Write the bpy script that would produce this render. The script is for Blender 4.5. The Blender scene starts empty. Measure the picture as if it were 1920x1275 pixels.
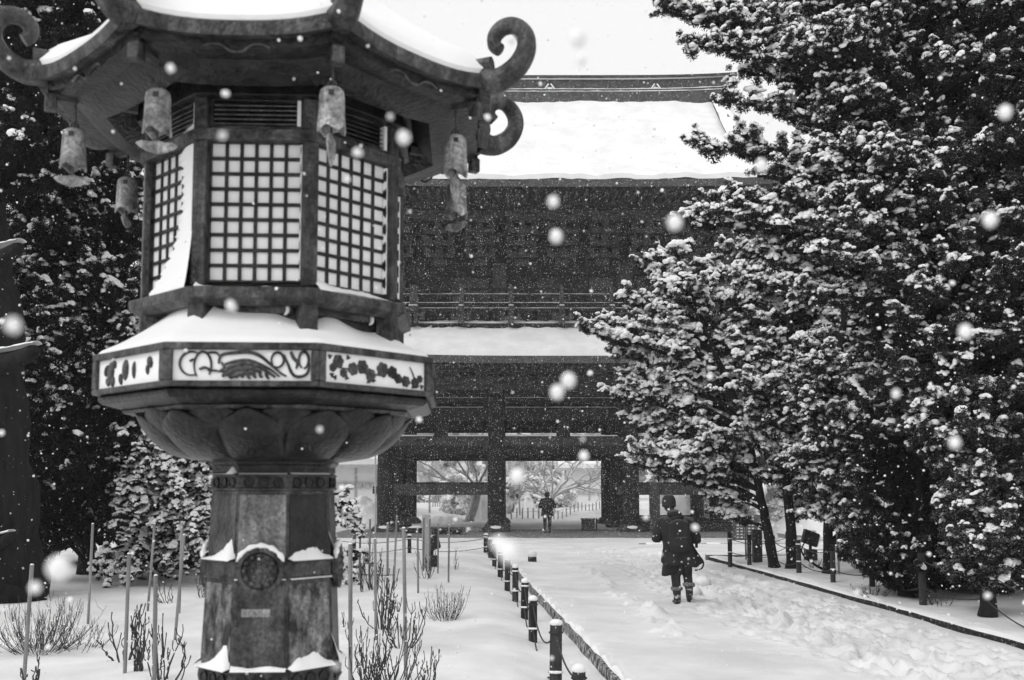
import bpy, bmesh, math, random
import numpy as np
from mathutils import Vector, Matrix
R = math.radians
scene = bpy.context.scene
COL = scene.collection
random.seed(7)
rng = np.random.default_rng(11)

# ------------------------------------------------------------------ camera, sky, sun, exposure
CAM_H = 1.8
PITCH = R(4.5)
FPX = 1867.0                      # 35 mm lens on a 36 mm wide frame, in photograph pixels
HORIZON = 912.0                   # row of the horizon in the photograph
SHIFT = (HORIZON - 637.5 - FPX * math.tan(PITCH)) / 1920.0
cam = bpy.data.cameras.new('camera')
cam.sensor_width = 36.0
cam.lens = 36.0 * FPX / 1920.0
cam.shift_y = SHIFT
cam.clip_start = 0.05
cam.clip_end = 6000
cam.dof.use_dof = True
cam.dof.focus_distance = 17.0
cam.dof.aperture_fstop = 4.5
camo = bpy.data.objects.new('camera', cam)
COL.objects.link(camo)
camo.location = (0, 0, CAM_H)
camo.rotation_euler = (math.pi / 2 + PITCH, 0, 0)
scene.camera = camo

world = bpy.data.worlds.new('World')
scene.world = world
world.use_nodes = True
wn, wl = world.node_tree.nodes, world.node_tree.links
wn.clear()
sky = wn.new('ShaderNodeTexSky')
sky.sky_type = 'NISHITA'
sky.sun_disc = False
sky.sun_elevation = R(46)
sky.sun_rotation = R(232)
sky.dust_density = 6.0
sky.air_density = 1.0
bw = wn.new('ShaderNodeRGBToBW')            # the photograph is black and white: so is its sky
wl.new(sky.outputs[0], bw.inputs[0])
mixw = wn.new('ShaderNodeMix')              # overcast: an even grey-white cloud deck over the clear sky
mixw.data_type = 'FLOAT'
mixw.inputs[0].default_value = 0.88
wl.new(bw.outputs[0], mixw.inputs[2])
mixw.inputs[3].default_value = 9.0
bg = wn.new('ShaderNodeBackground')
bg.inputs[1].default_value = 0.12
wl.new(mixw.outputs[0], bg.inputs[0])
wo = wn.new('ShaderNodeOutputWorld')
wl.new(bg.outputs[0], wo.inputs[0])

sun = bpy.data.lights.new('sun', 'SUN')
sun.energy = 1.0
sun.angle = R(30)
suno = bpy.data.objects.new('sun', sun)
COL.objects.link(suno)
suno.rotation_euler = (R(44), 0, R(-52))

scene.view_settings.view_transform = 'Standard'
scene.view_settings.look = 'None'
scene.view_settings.gamma = 1.0
scene.view_settings.exposure = 0.0
scene.view_settings.use_curve_mapping = False
scene.cycles.max_bounces = 5
scene.cycles.diffuse_bounces = 3
scene.cycles.glossy_bounces = 2
scene.cycles.volume_bounces = 0
scene.cycles.transparent_max_bounces = 8

# ------------------------------------------------------------------ measuring helpers (photograph pixel + distance -> place)
FW = Vector((0, math.cos(PITCH), math.sin(PITCH)))
UP = Vector((0, -math.sin(PITCH), math.cos(PITCH)))
def ray(u, v):
    return Vector((1, 0, 0)) * ((u - 960) / FPX) + UP * (-(v - 637.5 - SHIFT * 1920) / FPX) + FW
def P(u, v, Y):
    d = ray(u, v)
    d = d * (Y / d.y)
    return Vector((d.x, d.y, d.z + CAM_H))
def G(u, v, z=0.0):
    d = ray(u, v)
    d = d * ((z - CAM_H) / d.z)
    return Vector((d.x, d.y, z))

# ------------------------------------------------------------------ materials
def mat(name, c0, c1=None, rough=0.7, scale=4.0, bump=0.0, bscale=30.0, metal=0.0, stretch=None, spec=0.3, detail=6, ramp=(0.35, 0.65), aged=False):
    m = bpy.data.materials.new(name)
    m.use_nodes = True
    n, l = m.node_tree.nodes, m.node_tree.links
    b = n['Principled BSDF']
    b.inputs['Roughness'].default_value = rough
    b.inputs['Metallic'].default_value = metal
    b.inputs['Specular IOR Level'].default_value = spec
    tc = n.new('ShaderNodeTexCoord')
    src = tc.outputs['Object']
    if stretch:
        mp = n.new('ShaderNodeMapping')
        mp.inputs['Scale'].default_value = stretch
        l.new(src, mp.inputs[0])
        src = mp.outputs[0]
    if c1 is None:
        b.inputs['Base Color'].default_value = (c0, c0, c0, 1)
    else:
        nz = n.new('ShaderNodeTexNoise')
        nz.inputs['Scale'].default_value = scale
        nz.inputs['Detail'].default_value = detail
        nz.inputs['Roughness'].default_value = 0.62
        l.new(src, nz.inputs['Vector'])
        rp = n.new('ShaderNodeValToRGB')
        rp.color_ramp.elements[0].position = ramp[0]
        rp.color_ramp.elements[1].position = ramp[1]
        rp.color_ramp.elements[0].color = (c0, c0, c0, 1)
        rp.color_ramp.elements[1].color = (c1, c1, c1, 1)
        l.new(nz.outputs[0], rp.inputs[0])
        out = rp.outputs[0]
        if aged:                       # pitting, and drips running down from the joints
            for sc, st, lo, hi in ((90.0, (1, 1, 1), 0.55, 1.4), (26.0, (1, 1, 0.07), 0.6, 1.45)):
                mp2 = n.new('ShaderNodeMapping'); mp2.inputs['Scale'].default_value = st
                l.new(tc.outputs['Object'], mp2.inputs[0])
                n2 = n.new('ShaderNodeTexNoise'); n2.inputs['Scale'].default_value = sc; n2.inputs['Detail'].default_value = 4
                l.new(mp2.outputs[0], n2.inputs['Vector'])
                mr = n.new('ShaderNodeMapRange'); mr.inputs['From Min'].default_value = 0.32; mr.inputs['From Max'].default_value = 0.68
                mr.inputs['To Min'].default_value = lo; mr.inputs['To Max'].default_value = hi
                l.new(n2.outputs[0], mr.inputs['Value'])
                mu = n.new('ShaderNodeVectorMath'); mu.operation = 'SCALE'
                l.new(out, mu.inputs[0]); l.new(mr.outputs[0], mu.inputs['Scale']); out = mu.outputs[0]
        l.new(out, b.inputs['Base Color'])
    if bump:
        nb = n.new('ShaderNodeTexNoise')
        nb.inputs['Scale'].default_value = bscale
        nb.inputs['Detail'].default_value = 5
        l.new(src, nb.inputs['Vector'])
        bp = n.new('ShaderNodeBump')
        bp.inputs['Strength'].default_value = bump
        bp.inputs['Distance'].default_value = 0.02
        l.new(nb.outputs[0], bp.inputs['Height'])
        l.new(bp.outputs[0], b.inputs['Normal'])
    return m

def leaf_mat(name, dark, lo=0.25, hi=0.8, white=0.75, amount=0.8):
    """evergreen leaves with snow lying on whatever faces up"""
    m = bpy.data.materials.new(name)
    m.use_nodes = True
    n, l = m.node_tree.nodes, m.node_tree.links
    b = n['Principled BSDF']
    b.inputs['Roughness'].default_value = 0.75
    b.inputs['Specular IOR Level'].default_value = 0.15
    g = n.new('ShaderNodeNewGeometry')
    sx = n.new('ShaderNodeSeparateXYZ')
    l.new(g.outputs['True Normal'], sx.inputs[0])
    tc = n.new('ShaderNodeTexCoord')
    nz = n.new('ShaderNodeTexNoise')
    nz.inputs['Scale'].default_value = 3.0
    nz.inputs['Detail'].default_value = 4
    l.new(tc.outputs['Object'], nz.inputs['Vector'])
    ad = n.new('ShaderNodeMath'); ad.operation = 'MULTIPLY_ADD'
    l.new(nz.outputs[0], ad.inputs[0]); ad.inputs[1].default_value = 1.2
    l.new(sx.outputs[2], ad.inputs[2])
    mr = n.new('ShaderNodeMapRange')
    mr.inputs['From Min'].default_value = lo + 0.6
    mr.inputs['From Max'].default_value = hi + 0.6
    mr.inputs['To Max'].default_value = amount
    l.new(ad.outputs[0], mr.inputs['Value'])
    mx = n.new('ShaderNodeMix'); mx.data_type = 'RGBA'
    mx.inputs[6].default_value = (dark, dark, dark, 1)
    mx.inputs[7].default_value = (white, white, white, 1)
    l.new(mr.outputs[0], mx.inputs[0])
    l.new(mx.outputs[2], b.inputs['Base Color'])
    return m

M = {}
M['snow'] = mat('snow', 0.76, 0.89, rough=0.85, scale=0.9, bump=0.25, bscale=18, spec=0.15)
M['snow_tree'] = mat('snow_on_branches', 0.84, 0.92, rough=0.9, scale=6, bump=0.15, bscale=25, spec=0.1)
M['snow_ground'] = mat('trodden_grey_white_snow', 0.62, 0.80, rough=0.85, scale=0.7, bump=0.3, bscale=18, spec=0.15)
M['snow_smooth'] = mat('snow_blown_smooth', 0.85, 0.90, rough=0.85, scale=5, bump=0.12, bscale=60, spec=0.12)
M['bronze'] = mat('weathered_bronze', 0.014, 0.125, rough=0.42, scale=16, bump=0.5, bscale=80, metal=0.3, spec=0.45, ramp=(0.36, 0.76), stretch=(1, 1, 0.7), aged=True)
M['bronze_dark'] = mat('dark_and_shade_toned_bronze', 0.004, 0.026, rough=0.34, scale=14, bump=0.4, bscale=60, metal=0.25, spec=0.4, aged=True)  # dark metal; shade under eaves and bowl is deepened in this colour
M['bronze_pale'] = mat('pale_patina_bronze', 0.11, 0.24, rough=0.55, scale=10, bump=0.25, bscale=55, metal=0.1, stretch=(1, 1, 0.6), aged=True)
M['bronze_streak'] = mat('streaked_bronze', 0.018, 0.28, rough=0.5, scale=15, bump=0.5, bscale=45, metal=0.15, stretch=(1.3, 1.3, 0.7), ramp=(0.40, 0.70), aged=True)
M['bell'] = mat('bell_patina', 0.10, 0.42, rough=0.6, scale=14, bump=0.3, bscale=60, metal=0.1, ramp=(0.33, 0.66), aged=True)
M['paper'] = mat('white_window_backing', 0.74, 0.84, rough=0.9, scale=4)
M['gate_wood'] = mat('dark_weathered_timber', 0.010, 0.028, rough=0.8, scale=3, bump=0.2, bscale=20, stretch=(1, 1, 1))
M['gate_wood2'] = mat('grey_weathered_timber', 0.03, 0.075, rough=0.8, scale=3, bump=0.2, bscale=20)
M['roof_tile'] = mat('dark_roof_copper', 0.05, 0.09, rough=0.7, scale=3)
M['stone'] = mat('grey_stone', 0.12, 0.24, rough=0.85, scale=5, bump=0.3, bscale=25)
M['post'] = mat('dark_fence_wood', 0.012, 0.055, rough=0.85, scale=9, bump=0.5, bscale=40, stretch=(1, 1, 0.2))
M['post_snowy'] = mat('dark_wood_with_snow_specks', 0.02, 0.6, rough=0.9, scale=26, bump=0.4, bscale=40, stretch=(1, 1, 0.5), ramp=(0.47, 0.62))
M['rope'] = mat('dark_rope', 0.03, 0.06, rough=0.9, scale=30)
M['stake'] = mat('grey_cane', 0.15, 0.27, rough=0.8, scale=7, bump=0.2, bscale=30, stretch=(1, 1, 0.2))
M['twig'] = mat('bare_twig', 0.025, 0.075, rough=0.85, scale=30)
M['bark'] = mat('dark_bark', 0.003, 0.016, rough=0.9, scale=8, bump=1.0, bscale=18, stretch=(1, 1, 0.25))
M['bark_pale'] = mat('bark_paled_for_haze', 0.32, 0.5, rough=0.9, scale=8, bump=0.8, bscale=20, stretch=(1, 1, 0.4))  # haze beyond the gate is put into this pale colour
M['leaf'] = leaf_mat('juniper_leaves_with_snow', 0.020, 0.4, 1.1, 0.75, 0.6)
M['leaf_dark'] = leaf_mat('dark_evergreen_leaves', 0.009, 0.6, 1.2, 0.5, 0.4)
M['leaf_far'] = leaf_mat('frosted_foliage_paled_for_haze', 0.7, -0.6, 0.3, 0.88, 0.95)  # snow on leaves, and a base colour paled to imitate distant haze
M['wall_white'] = mat('white_plaster', 0.78, 0.84, rough=0.9, scale=2)
M['far_wood'] = mat('wood_paled_for_haze', 0.38, 0.5, rough=0.9, scale=4)  # lightened so that distant timber looks veiled by haze
M['coat'] = mat('black_coat_cloth_flecked_with_snow', 0.012, 0.35, rough=0.85, scale=45, bump=0.5, bscale=25, ramp=(0.62, 0.8))
M['coat2'] = mat('charcoal_cloth_flecked_with_snow', 0.016, 0.4, rough=0.8, scale=38, bump=0.6, bscale=16, ramp=(0.6, 0.8))
M['trouser'] = mat('dark_trouser_cloth', 0.02, 0.045, rough=0.9, scale=14, bump=0.3, bscale=40)
M['hat'] = mat('charcoal_knit', 0.03, 0.06, rough=0.95, scale=40, bump=0.6, bscale=90)
M['boot'] = mat('boots_caked_with_snow', 0.02, 0.6, rough=0.8, scale=14, ramp=(0.5, 0.68))
M['fur'] = mat('grey_fur_trim', 0.08, 0.3, rough=0.95, scale=40, bump=1.0, bscale=60)
M['skin'] = mat('skin', 0.38, 0.42, rough=0.55, scale=10)
M['hair'] = mat('dark_hair', 0.015, 0.03, rough=0.5, scale=40)
M['lamp'] = mat('black_painted_metal', 0.02, 0.04, rough=0.5, scale=10)
M['sign'] = mat('dark_sign_board', 0.05, 0.11, rough=0.8, scale=8)
M['letter'] = mat('pale_sign_letters', 0.55, 0.6, rough=0.8, scale=8)
M['cone'] = mat('pale_grey_plastic', 0.42, 0.5, rough=0.7, scale=3)

M['coat'] = leaf_mat('black_coat_dusted_with_snow', 0.026, 0.6, 1.4, 0.5, 0.35)
M['coat2'] = leaf_mat('charcoal_parka_dusted_with_snow', 0.022, 0.6, 1.3, 0.5, 0.35)
M['hat'] = leaf_mat('charcoal_knit_dusted_with_snow', 0.03, 0.7, 1.5, 0.6, 0.5)
M['kerb_dark'] = mat('dark_kerb_flecked_with_snow', 0.015, 0.5, rough=0.9, scale=22, bump=0.4, bscale=40, ramp=(0.56, 0.76))

# ------------------------------------------------------------------ mesh helpers
class MB:
    def __init__(s):
        s.v = []; s.f = []
    def add(s, vs, fs):
        o = len(s.v)
        s.v.extend([tuple(p) for p in vs])
        s.f.extend([tuple(i + o for i in f) for f in fs])
        return s
    def hexa(s, p):
        return s.add(p, [(0, 3, 2, 1), (4, 5, 6, 7), (0, 1, 5, 4), (1, 2, 6, 5), (2, 3, 7, 6), (3, 0, 4, 7)])
    def box(s, x0, x1, y0, y1, z0, z1):
        return s.hexa([(x0, y0, z0), (x1, y0, z0), (x1, y1, z0), (x0, y1, z0), (x0, y0, z1), (x1, y0, z1), (x1, y1, z1), (x0, y1, z1)])
    def obox(s, c, ax, ay, az):
        """box from a centre and three half axes"""
        c, ax, ay, az = Vector(c), Vector(ax), Vector(ay), Vector(az)
        return s.hexa([c - ax - ay - az, c + ax - ay - az, c + ax + ay - az, c - ax + ay - az,
                       c - ax - ay + az, c + ax - ay + az, c + ax + ay + az, c - ax + ay + az])
    def tube(s, pts, rad, n=8, cap=True, flat=1.0, ref=None):
        pts = [Vector(p) for p in pts]
        if not isinstance(rad, (list, tuple)):
            rad = [rad] * len(pts)
        vs = []; fs = []
        t0 = (pts[1] - pts[0]).normalized()
        a = Vector(ref) if ref else (Vector((0, 0, 1)) if abs(t0.z) < 0.9 else Vector((1, 0, 0)))
        for i, p in enumerate(pts):
            t = (pts[min(i + 1, len(pts) - 1)] - pts[max(i - 1, 0)]).normalized()
            b = t.cross(a)
            if b.length < 1e-6:
                b = t.orthogonal()
            b.normalize()
            a2 = b.cross(t).normalized()
            a = a2
            for k in range(n):
                w = 2 * math.pi * k / n
                vs.append(p + (b * math.cos(w) + a2 * (math.sin(w) * flat)) * rad[i])
        for i in range(len(pts) - 1):
            for k in range(n):
                k2 = (k + 1) % n
                fs.append((i * n + k, i * n + k2, (i + 1) * n + k2, (i + 1) * n + k))
        if cap:
            fs.append(tuple(range(n - 1, -1, -1)))
            fs.append(tuple(range((len(pts) - 1) * n, len(pts) * n)))
        return s.add(vs, fs)
    def lathe(s, prof, n=24, c=(0, 0, 0), rot=0.0, wob=None):
        vs = []; fs = []
        for i, (r, z) in enumerate(prof):
            for k in range(n):
                w = rot + 2 * math.pi * k / n
                rr = r * (wob(w, z) if wob else 1)
                vs.append((c[0] + rr * math.cos(w), c[1] + rr * math.sin(w), c[2] + z))
        m = len(prof)
        for i in range(m - 1):
            for k in range(n):
                k2 = (k + 1) % n
                fs.append((i * n + k, i * n + k2, (i + 1) * n + k2, (i + 1) * n + k))
        fs.append(tuple(range(n - 1, -1, -1)))
        fs.append(tuple(range((m - 1) * n, m * n)))
        return s.add(vs, fs)
    def ell(s, c, r, nu=12, nv=8, noise=0.0):
        if not isinstance(r, (list, tuple, Vector)):
            r = (r, r, r)
        prof = []
        vs = []; fs = []
        for j in range(1, nv):
            th = math.pi * j / nv
            for k in range(nu):
                w = 2 * math.pi * k / nu
                q = 1 + random.uniform(-noise, noise)
                vs.append((c[0] + r[0] * q * math.sin(th) * math.cos(w), c[1] + r[1] * q * math.sin(th) * math.sin(w), c[2] - r[2] * q * math.cos(th)))
        b = len(vs); vs.append((c[0], c[1], c[2] - r[2])); vs.append((c[0], c[1], c[2] + r[2]))
        for j in range(nv - 2):
            for k in range(nu):
                k2 = (k + 1) % nu
                fs.append((j * nu + k, j * nu + k2, (j + 1) * nu + k2, (j + 1) * nu + k))
        for k in range(nu):
            k2 = (k + 1) % nu
            fs.append((b, k2, k)); fs.append((b + 1, (nv - 2) * nu + k, (nv - 2) * nu + k2))
        return s.add(vs, fs)
    def grid(s, rows):
        """rows: list of equally long lists of points"""
        n = len(rows[0]); vs = [p for r in rows for p in r]
        fs = [(i * n + k, i * n + k + 1, (i + 1) * n + k + 1, (i + 1) * n + k) for i in range(len(rows) - 1) for k in range(n - 1)]
        return s.add(vs, fs)
    def poly(s, pts, n, d):
        """extrude a polygon given as 3-D points by d along n"""
        pts = [Vector(p) for p in pts]; n = Vector(n).normalized() * d; k = len(pts)
        vs = pts + [p + n for p in pts]
        fs = [tuple(range(k - 1, -1, -1)), tuple(range(k, 2 * k))] + [(i, (i + 1) % k, k + (i + 1) % k, k + i) for i in range(k)]
        return s.add(vs, fs)
    def build(s, name, m, parent=None, smooth=False, bevel=0.0, origin=None, fix=True):
        me = bpy.data.meshes.new(name)
        o0 = Vector(origin) if origin is not None else Vector((0, 0, 0))
        me.from_pydata([tuple(Vector(p) - o0) for p in s.v], [], s.f)
        if fix:
            bm = bmesh.new(); bm.from_mesh(me)
            bmesh.ops.recalc_face_normals(bm, faces=bm.faces)
            bm.to_mesh(me); bm.free()
        me.materials.append(M[m] if isinstance(m, str) else m)
        if smooth:
            me.polygons.foreach_set('use_smooth', [True] * len(me.polygons))
            if smooth != 'all':
                me.set_sharp_from_angle(angle=R(smooth if isinstance(smooth, (int, float)) and smooth > 1 else 40))
        o = bpy.data.objects.new(name, me)
        COL.objects.link(o)
        o.location = o0
        put(o, parent)
        if bevel:
            md = o.modifiers.new('bevel', 'BEVEL'); md.width = bevel; md.segments = 2; md.limit_method = 'ANGLE'; md.angle_limit = R(40)
        return o

def put(o, parent):
    if parent is None:
        return o
    o.parent = parent
    if parent.type == 'EMPTY':
        o.matrix_parent_inverse = Matrix.Translation(-parent.location)
    elif parent.parent is None:
        o.matrix_parent_inverse = Matrix.Translation(-parent.location)
    else:
        o.matrix_parent_inverse = Matrix.Translation(-parent.location)
    return o
def thing(name, loc, label, cat, group=None):
    o = bpy.data.objects.new(name, None)
    o.empty_display_size = 0.2
    COL.objects.link(o)
    o.location = loc
    return tag(o, label, cat, group)
def tag(o, label=None, cat=None, group=None, kind=None):
    if label: o['label'] = label
    if cat: o['category'] = cat
    if group: o['group'] = group
    if kind: o['kind'] = kind
    return o
def share(name, src, parent, loc, rotz=0.0, scale=None):
    """another piece with the same mesh"""
    o = bpy.data.objects.new(name, src.data)
    COL.objects.link(o)
    o.location = loc
    o.rotation_euler = (0, 0, rotz)
    if scale: o.scale = scale
    put(o, parent)
    for md in src.modifiers:
        if md.type == 'BEVEL':
            q = o.modifiers.new('bevel', 'BEVEL'); q.width = md.width; q.segments = 2; q.limit_method = 'ANGLE'; q.angle_limit = R(40)
    return o
def raw_mesh(name, verts, faces, m, parent=None, smooth=False):
    """numpy arrays of equally sided faces -> object"""
    me = bpy.data.meshes.new(name)
    k = faces.shape[1]
    me.vertices.add(len(verts)); me.vertices.foreach_set('co', verts.astype(np.float32).ravel())
    me.loops.add(faces.size); me.loops.foreach_set('vertex_index', faces.astype(np.int32).ravel())
    me.polygons.add(len(faces))
    me.polygons.foreach_set('loop_start', np.arange(0, faces.size, k, dtype=np.int32))
    me.polygons.foreach_set('loop_total', np.full(len(faces), k, dtype=np.int32))
    me.polygons.foreach_set('use_smooth', np.full(len(faces), bool(smooth)))
    me.update(calc_edges=True)
    me.materials.append(M[m] if isinstance(m, str) else m)
    o = bpy.data.objects.new(name, me)
    COL.objects.link(o)
    put(o, parent)
    return o
def bez(a, b, c, d, n):
    a, b, c, d = map(Vector, (a, b, c, d))
    return [a * (1 - t) ** 3 + b * 3 * t * (1 - t) ** 2 + c * 3 * t * t * (1 - t) + d * t ** 3 for t in [i / n for i in range(n + 1)]]
def smoothpath(pts, n=4):
    """Catmull-Rom through points"""
    pts = [Vector(p) for p in pts]; out = []
    for i in range(len(pts) - 1):
        p0, p1, p2, p3 = pts[max(i - 1, 0)], pts[i], pts[i + 1], pts[min(i + 2, len(pts) - 1)]
        for k in range(n):
            t = k / n
            out.append(0.5 * ((2 * p1) + (p2 - p0) * t + (2 * p0 - 5 * p1 + 4 * p2 - p3) * t * t + (3 * p1 - p0 - 3 * p2 + p3) * t ** 3))
    out.append(pts[-1])
    return out
def vnoise(x, y, seed=0):
    """smooth value noise on arrays"""
    x = np.asarray(x, float); y = np.asarray(y, float)
    xi = np.floor(x).astype(np.int64); yi = np.floor(y).astype(np.int64)
    fx = x - xi; fy = y - yi
    fx = fx * fx * (3 - 2 * fx); fy = fy * fy * (3 - 2 * fy)
    def h(a, b):
        n = (a * 374761393 + b * 668265263 + seed * 974711) & 0x7fffffff
        n = ((n ^ (n >> 13)) * 1274126177) & 0x7fffffff
        return ((n ^ (n >> 16)) & 0xffff) / 65535.0
    return (h(xi, yi) * (1 - fx) + h(xi + 1, yi) * fx) * (1 - fy) + (h(xi, yi + 1) * (1 - fx) + h(xi + 1, yi + 1) * fx) * fy

# ------------------------------------------------------------------ foliage: tufts of leaves and lumps of snow set on points
def tuft_variants(name, k, make, m, smooth):
    col = bpy.data.collections.new(name)
    for i in range(k):
        v, f = make(i)
        me = bpy.data.meshes.new('%s_%d' % (name, i))
        me.from_pydata(v.tolist(), [], f.tolist())
        me.polygons.foreach_set('use_smooth', [smooth] * len(me.polygons))
        me.materials.append(M[m])
        col.objects.link(bpy.data.objects.new('%s_%d' % (name, i), me))
    return col
def scatter_tree(col):
    ng = bpy.data.node_groups.new('set_on_points', 'GeometryNodeTree')
    ng.interface.new_socket('Geometry', in_out='INPUT', socket_type='NodeSocketGeometry')
    ng.interface.new_socket('Geometry', in_out='OUTPUT', socket_type='NodeSocketGeometry')
    n, l = ng.nodes, ng.links
    gi = n.new('NodeGroupInput'); go = n.new('NodeGroupOutput')
    ci = n.new('GeometryNodeCollectionInfo'); ci.inputs['Collection'].default_value = col
    ci.inputs['Separate Children'].default_value = True; ci.inputs['Reset Children'].default_value = True
    ip = n.new('GeometryNodeInstanceOnPoints'); ip.inputs['Pick Instance'].default_value = True
    def attr(nm, dt):
        a = n.new('GeometryNodeInputNamedAttribute'); a.data_type = dt; a.inputs['Name'].default_value = nm
        return a.outputs['Attribute']
    l.new(gi.outputs[0], ip.inputs['Points']); l.new(ci.outputs[0], ip.inputs['Instance'])
    l.new(attr('var', 'INT'), ip.inputs['Instance Index'])
    er = n.new('FunctionNodeEulerToRotation'); l.new(attr('rot', 'FLOAT_VECTOR'), er.inputs[0]); l.new(er.outputs[0], ip.inputs['Rotation'])
    l.new(attr('scl', 'FLOAT_VECTOR'), ip.inputs['Scale'])
    l.new(ip.outputs[0], go.inputs[0])
    return ng
def scatter(name, c, rot, scl, var, ng, parent):
    me = bpy.data.meshes.new(name)
    me.vertices.add(len(c)); me.vertices.foreach_set('co', np.asarray(c, np.float32).ravel())
    a = me.attributes.new('rot', 'FLOAT_VECTOR', 'POINT'); a.data.foreach_set('vector', np.asarray(rot, np.float32).ravel())
    a = me.attributes.new('scl', 'FLOAT_VECTOR', 'POINT'); a.data.foreach_set('vector', np.asarray(scl, np.float32).ravel())
    a = me.attributes.new('var', 'INT', 'POINT'); a.data.foreach_set('value', np.asarray(var, np.int32))
    o = bpy.data.objects.new(name, me); COL.objects.link(o); put(o, parent)
    md = o.modifiers.new('tufts', 'NODES'); md.node_group = ng
    return tag(o, None, None, kind='stuff')

# ------------------------------------------------------------------ ground
def XL(y):  # left kerb of the path
    return 1.06 - 0.0755 * (np.asarray(y, float) - 9.26)
def XR(y):  # right kerb of the path
    return 5.70 - 0.060 * (np.asarray(y, float) - 11.1)
BED_END = 24.8
def sstep(a, b, x):
    t = np.clip((np.asarray(x, float) - a) / (b - a), 0, 1)
    return t * t * (3 - 2 * t)
def zg(x, y):
    x = np.asarray(x, float); y = np.asarray(y, float)
    s = x - XL(y)
    left = s < 0
    bed = -0.13 + 0.15 * sstep(0.15, 1.1, -s) + 0.10 * (vnoise(x * 0.9 + 31, y * 0.6, 3) - 0.5) * sstep(0.3, 1.5, -s) + 0.03 * (vnoise(x * 2.6, y * 2.2, 8) - 0.5)
    bed = bed * (1 - sstep(24, 30, y))
    path = 0.035 * sstep(0.9, 0.1, s) + 0.05 * (vnoise(x * 0.5, y * 0.4, 5) - 0.5) + 0.02 * (vnoise(x * 2, y * 2, 6) - 0.5)
    path = np.where(y < 28, path, path * 0.6)
    h = np.where(left, bed, path)
    r = (x > XR(y) + 0.03) & (y < BED_END)
    rb = 0.11 + 0.05 * (vnoise(x * 0.9, y * 0.9, 9) - 0.3) + 0.03 * (vnoise(x * 3, y * 3, 10) - 0.5)
    h = np.where(r, rb, h)
    h = h - 0.17 * sstep(26, 39, y)
    h = h + 0.9 * sstep(60, 78, y) * vnoise(x * 0.12, y * 0.1, 12) + 0.5 * sstep(56, 62, y) * (vnoise(x * 0.45 + 9, y * 0.35, 15) - 0.35)
    h = h + 0.5 * sstep(-9, -16, x) * vnoise(x * 0.3, y * 0.3, 17)
    return h
def zg1(x, y):
    return float(zg(np.array([x]), np.array([y]))[0])
def GS(u, v):
    """photograph pixel -> point on the snow"""
    z = 0.0
    for _ in range(6):
        p = G(u, v, z); z = zg1(p.x, p.y)
    return Vector((p.x, p.y, z))

xs = np.concatenate([[-600, -350, -220, -140, -70, -40], np.arange(-26, -7, 0.35), np.arange(-7, -0.5, 0.13), np.arange(-0.5, 7.2, 0.05), np.arange(7.2, 16, 0.3), np.arange(16.5, 30, 1.0), [40, 70, 140, 220, 350, 600]])
ys = np.concatenate([[-200, -80, -20, -6, 0, 2, 4, 5, 6], np.arange(6.6, 20, 0.05), np.arange(20, 30, 0.09), np.arange(30, 44, 0.25), np.arange(44, 90, 0.7), [95, 105, 120, 140, 180, 260, 400, 600]])
XX, YY = np.meshgrid(xs, ys)
ZZ = zg(XX, YY)
# trodden snow on the path: dents with little rims, and scuffed lanes
pr = np.random.default_rng(5)
def dent(cx, cy, ang, ln, wd, dp, rim):
    i0, i1 = np.searchsorted(ys, [cy - 0.4, cy + 0.4]); j0, j1 = np.searchsorted(xs, [cx - 0.4, cx + 0.4])
    if i1 <= i0 or j1 <= j0: return
    dx = XX[i0:i1, j0:j1] - cx; dy = YY[i0:i1, j0:j1] - cy
    a = dx * math.cos(ang) + dy * math.sin(ang); b = -dx * math.sin(ang) + dy * math.cos(ang)
    d = np.sqrt((a / ln) ** 2 + (b / wd) ** 2)
    ZZ[i0:i1, j0:j1] += -dp * np.clip(1.25 - d, 0, 1) + rim * np.exp(-((d - 1.55) / 0.35) ** 2)
def put_print(x, y, ang, dp):
    dp *= 1.35; dent(x, y, ang, 0.16, 0.068, dp, dp * .3)
    dent(x + 0.1 * math.cos(ang), y + 0.1 * math.sin(ang), ang + 1.2, 0.05, 0.035, -dp * .5, 0)
for k, (t0, t1, y0, y1, seed_) in enumerate(((.52, .60, 6.7, 31, 1), (.66, .52, 6.7, 29, 2), (.80, .66, 6.7, 30, 3), (.58, .74, 6.7, 28, 4), (.90, .78, 8, 26, 5), (.44, .50, 12, 30, 6), (.72, .80, 6.7, 18, 7), (.62, .57, 7.2, 22, 8), (.84, .7, 6.7, 16, 9))):
    y = y0; side_ = 1; wander = 0.0
    while y < y1:
        q = (y - 6.7) / 24; wander += pr.normal(0, .03); wander *= .95
        x = float(XL(y)) + float(XR(y) - XL(y)) * (t0 + (t1 - t0) * q) + wander + side_ * 0.10
        put_print(x, y, 1.64 + pr.normal(0, .12), pr.uniform(.05, .10))
        side_ = -side_; y += pr.uniform(.34, .44)
for k in range(420):
    y = 6.8 + 20 * pr.random() ** 1.3
    t = min(max(pr.normal(0.66, 0.16), 0.2), 0.96)
    x = float(XL(y)) + float(XR(y) - XL(y)) * t
    dent(x, y, pr.uniform(0, 3.1), pr.uniform(0.04, 0.10), pr.uniform(0.03, 0.06), pr.uniform(-0.035, 0.03), 0.004)
for k in range(120):     # a churned furrow on the left of the lane
    y = pr.uniform(11.5, 22); x = float(XL(y)) + 1.15 + pr.normal(0, 0.08) + 0.035 * (y - 12)
    dent(x, y, pr.uniform(0, 3), pr.uniform(0.05, 0.14), pr.uniform(0.04, 0.09), pr.uniform(-0.09, 0.04), 0.01)
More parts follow.
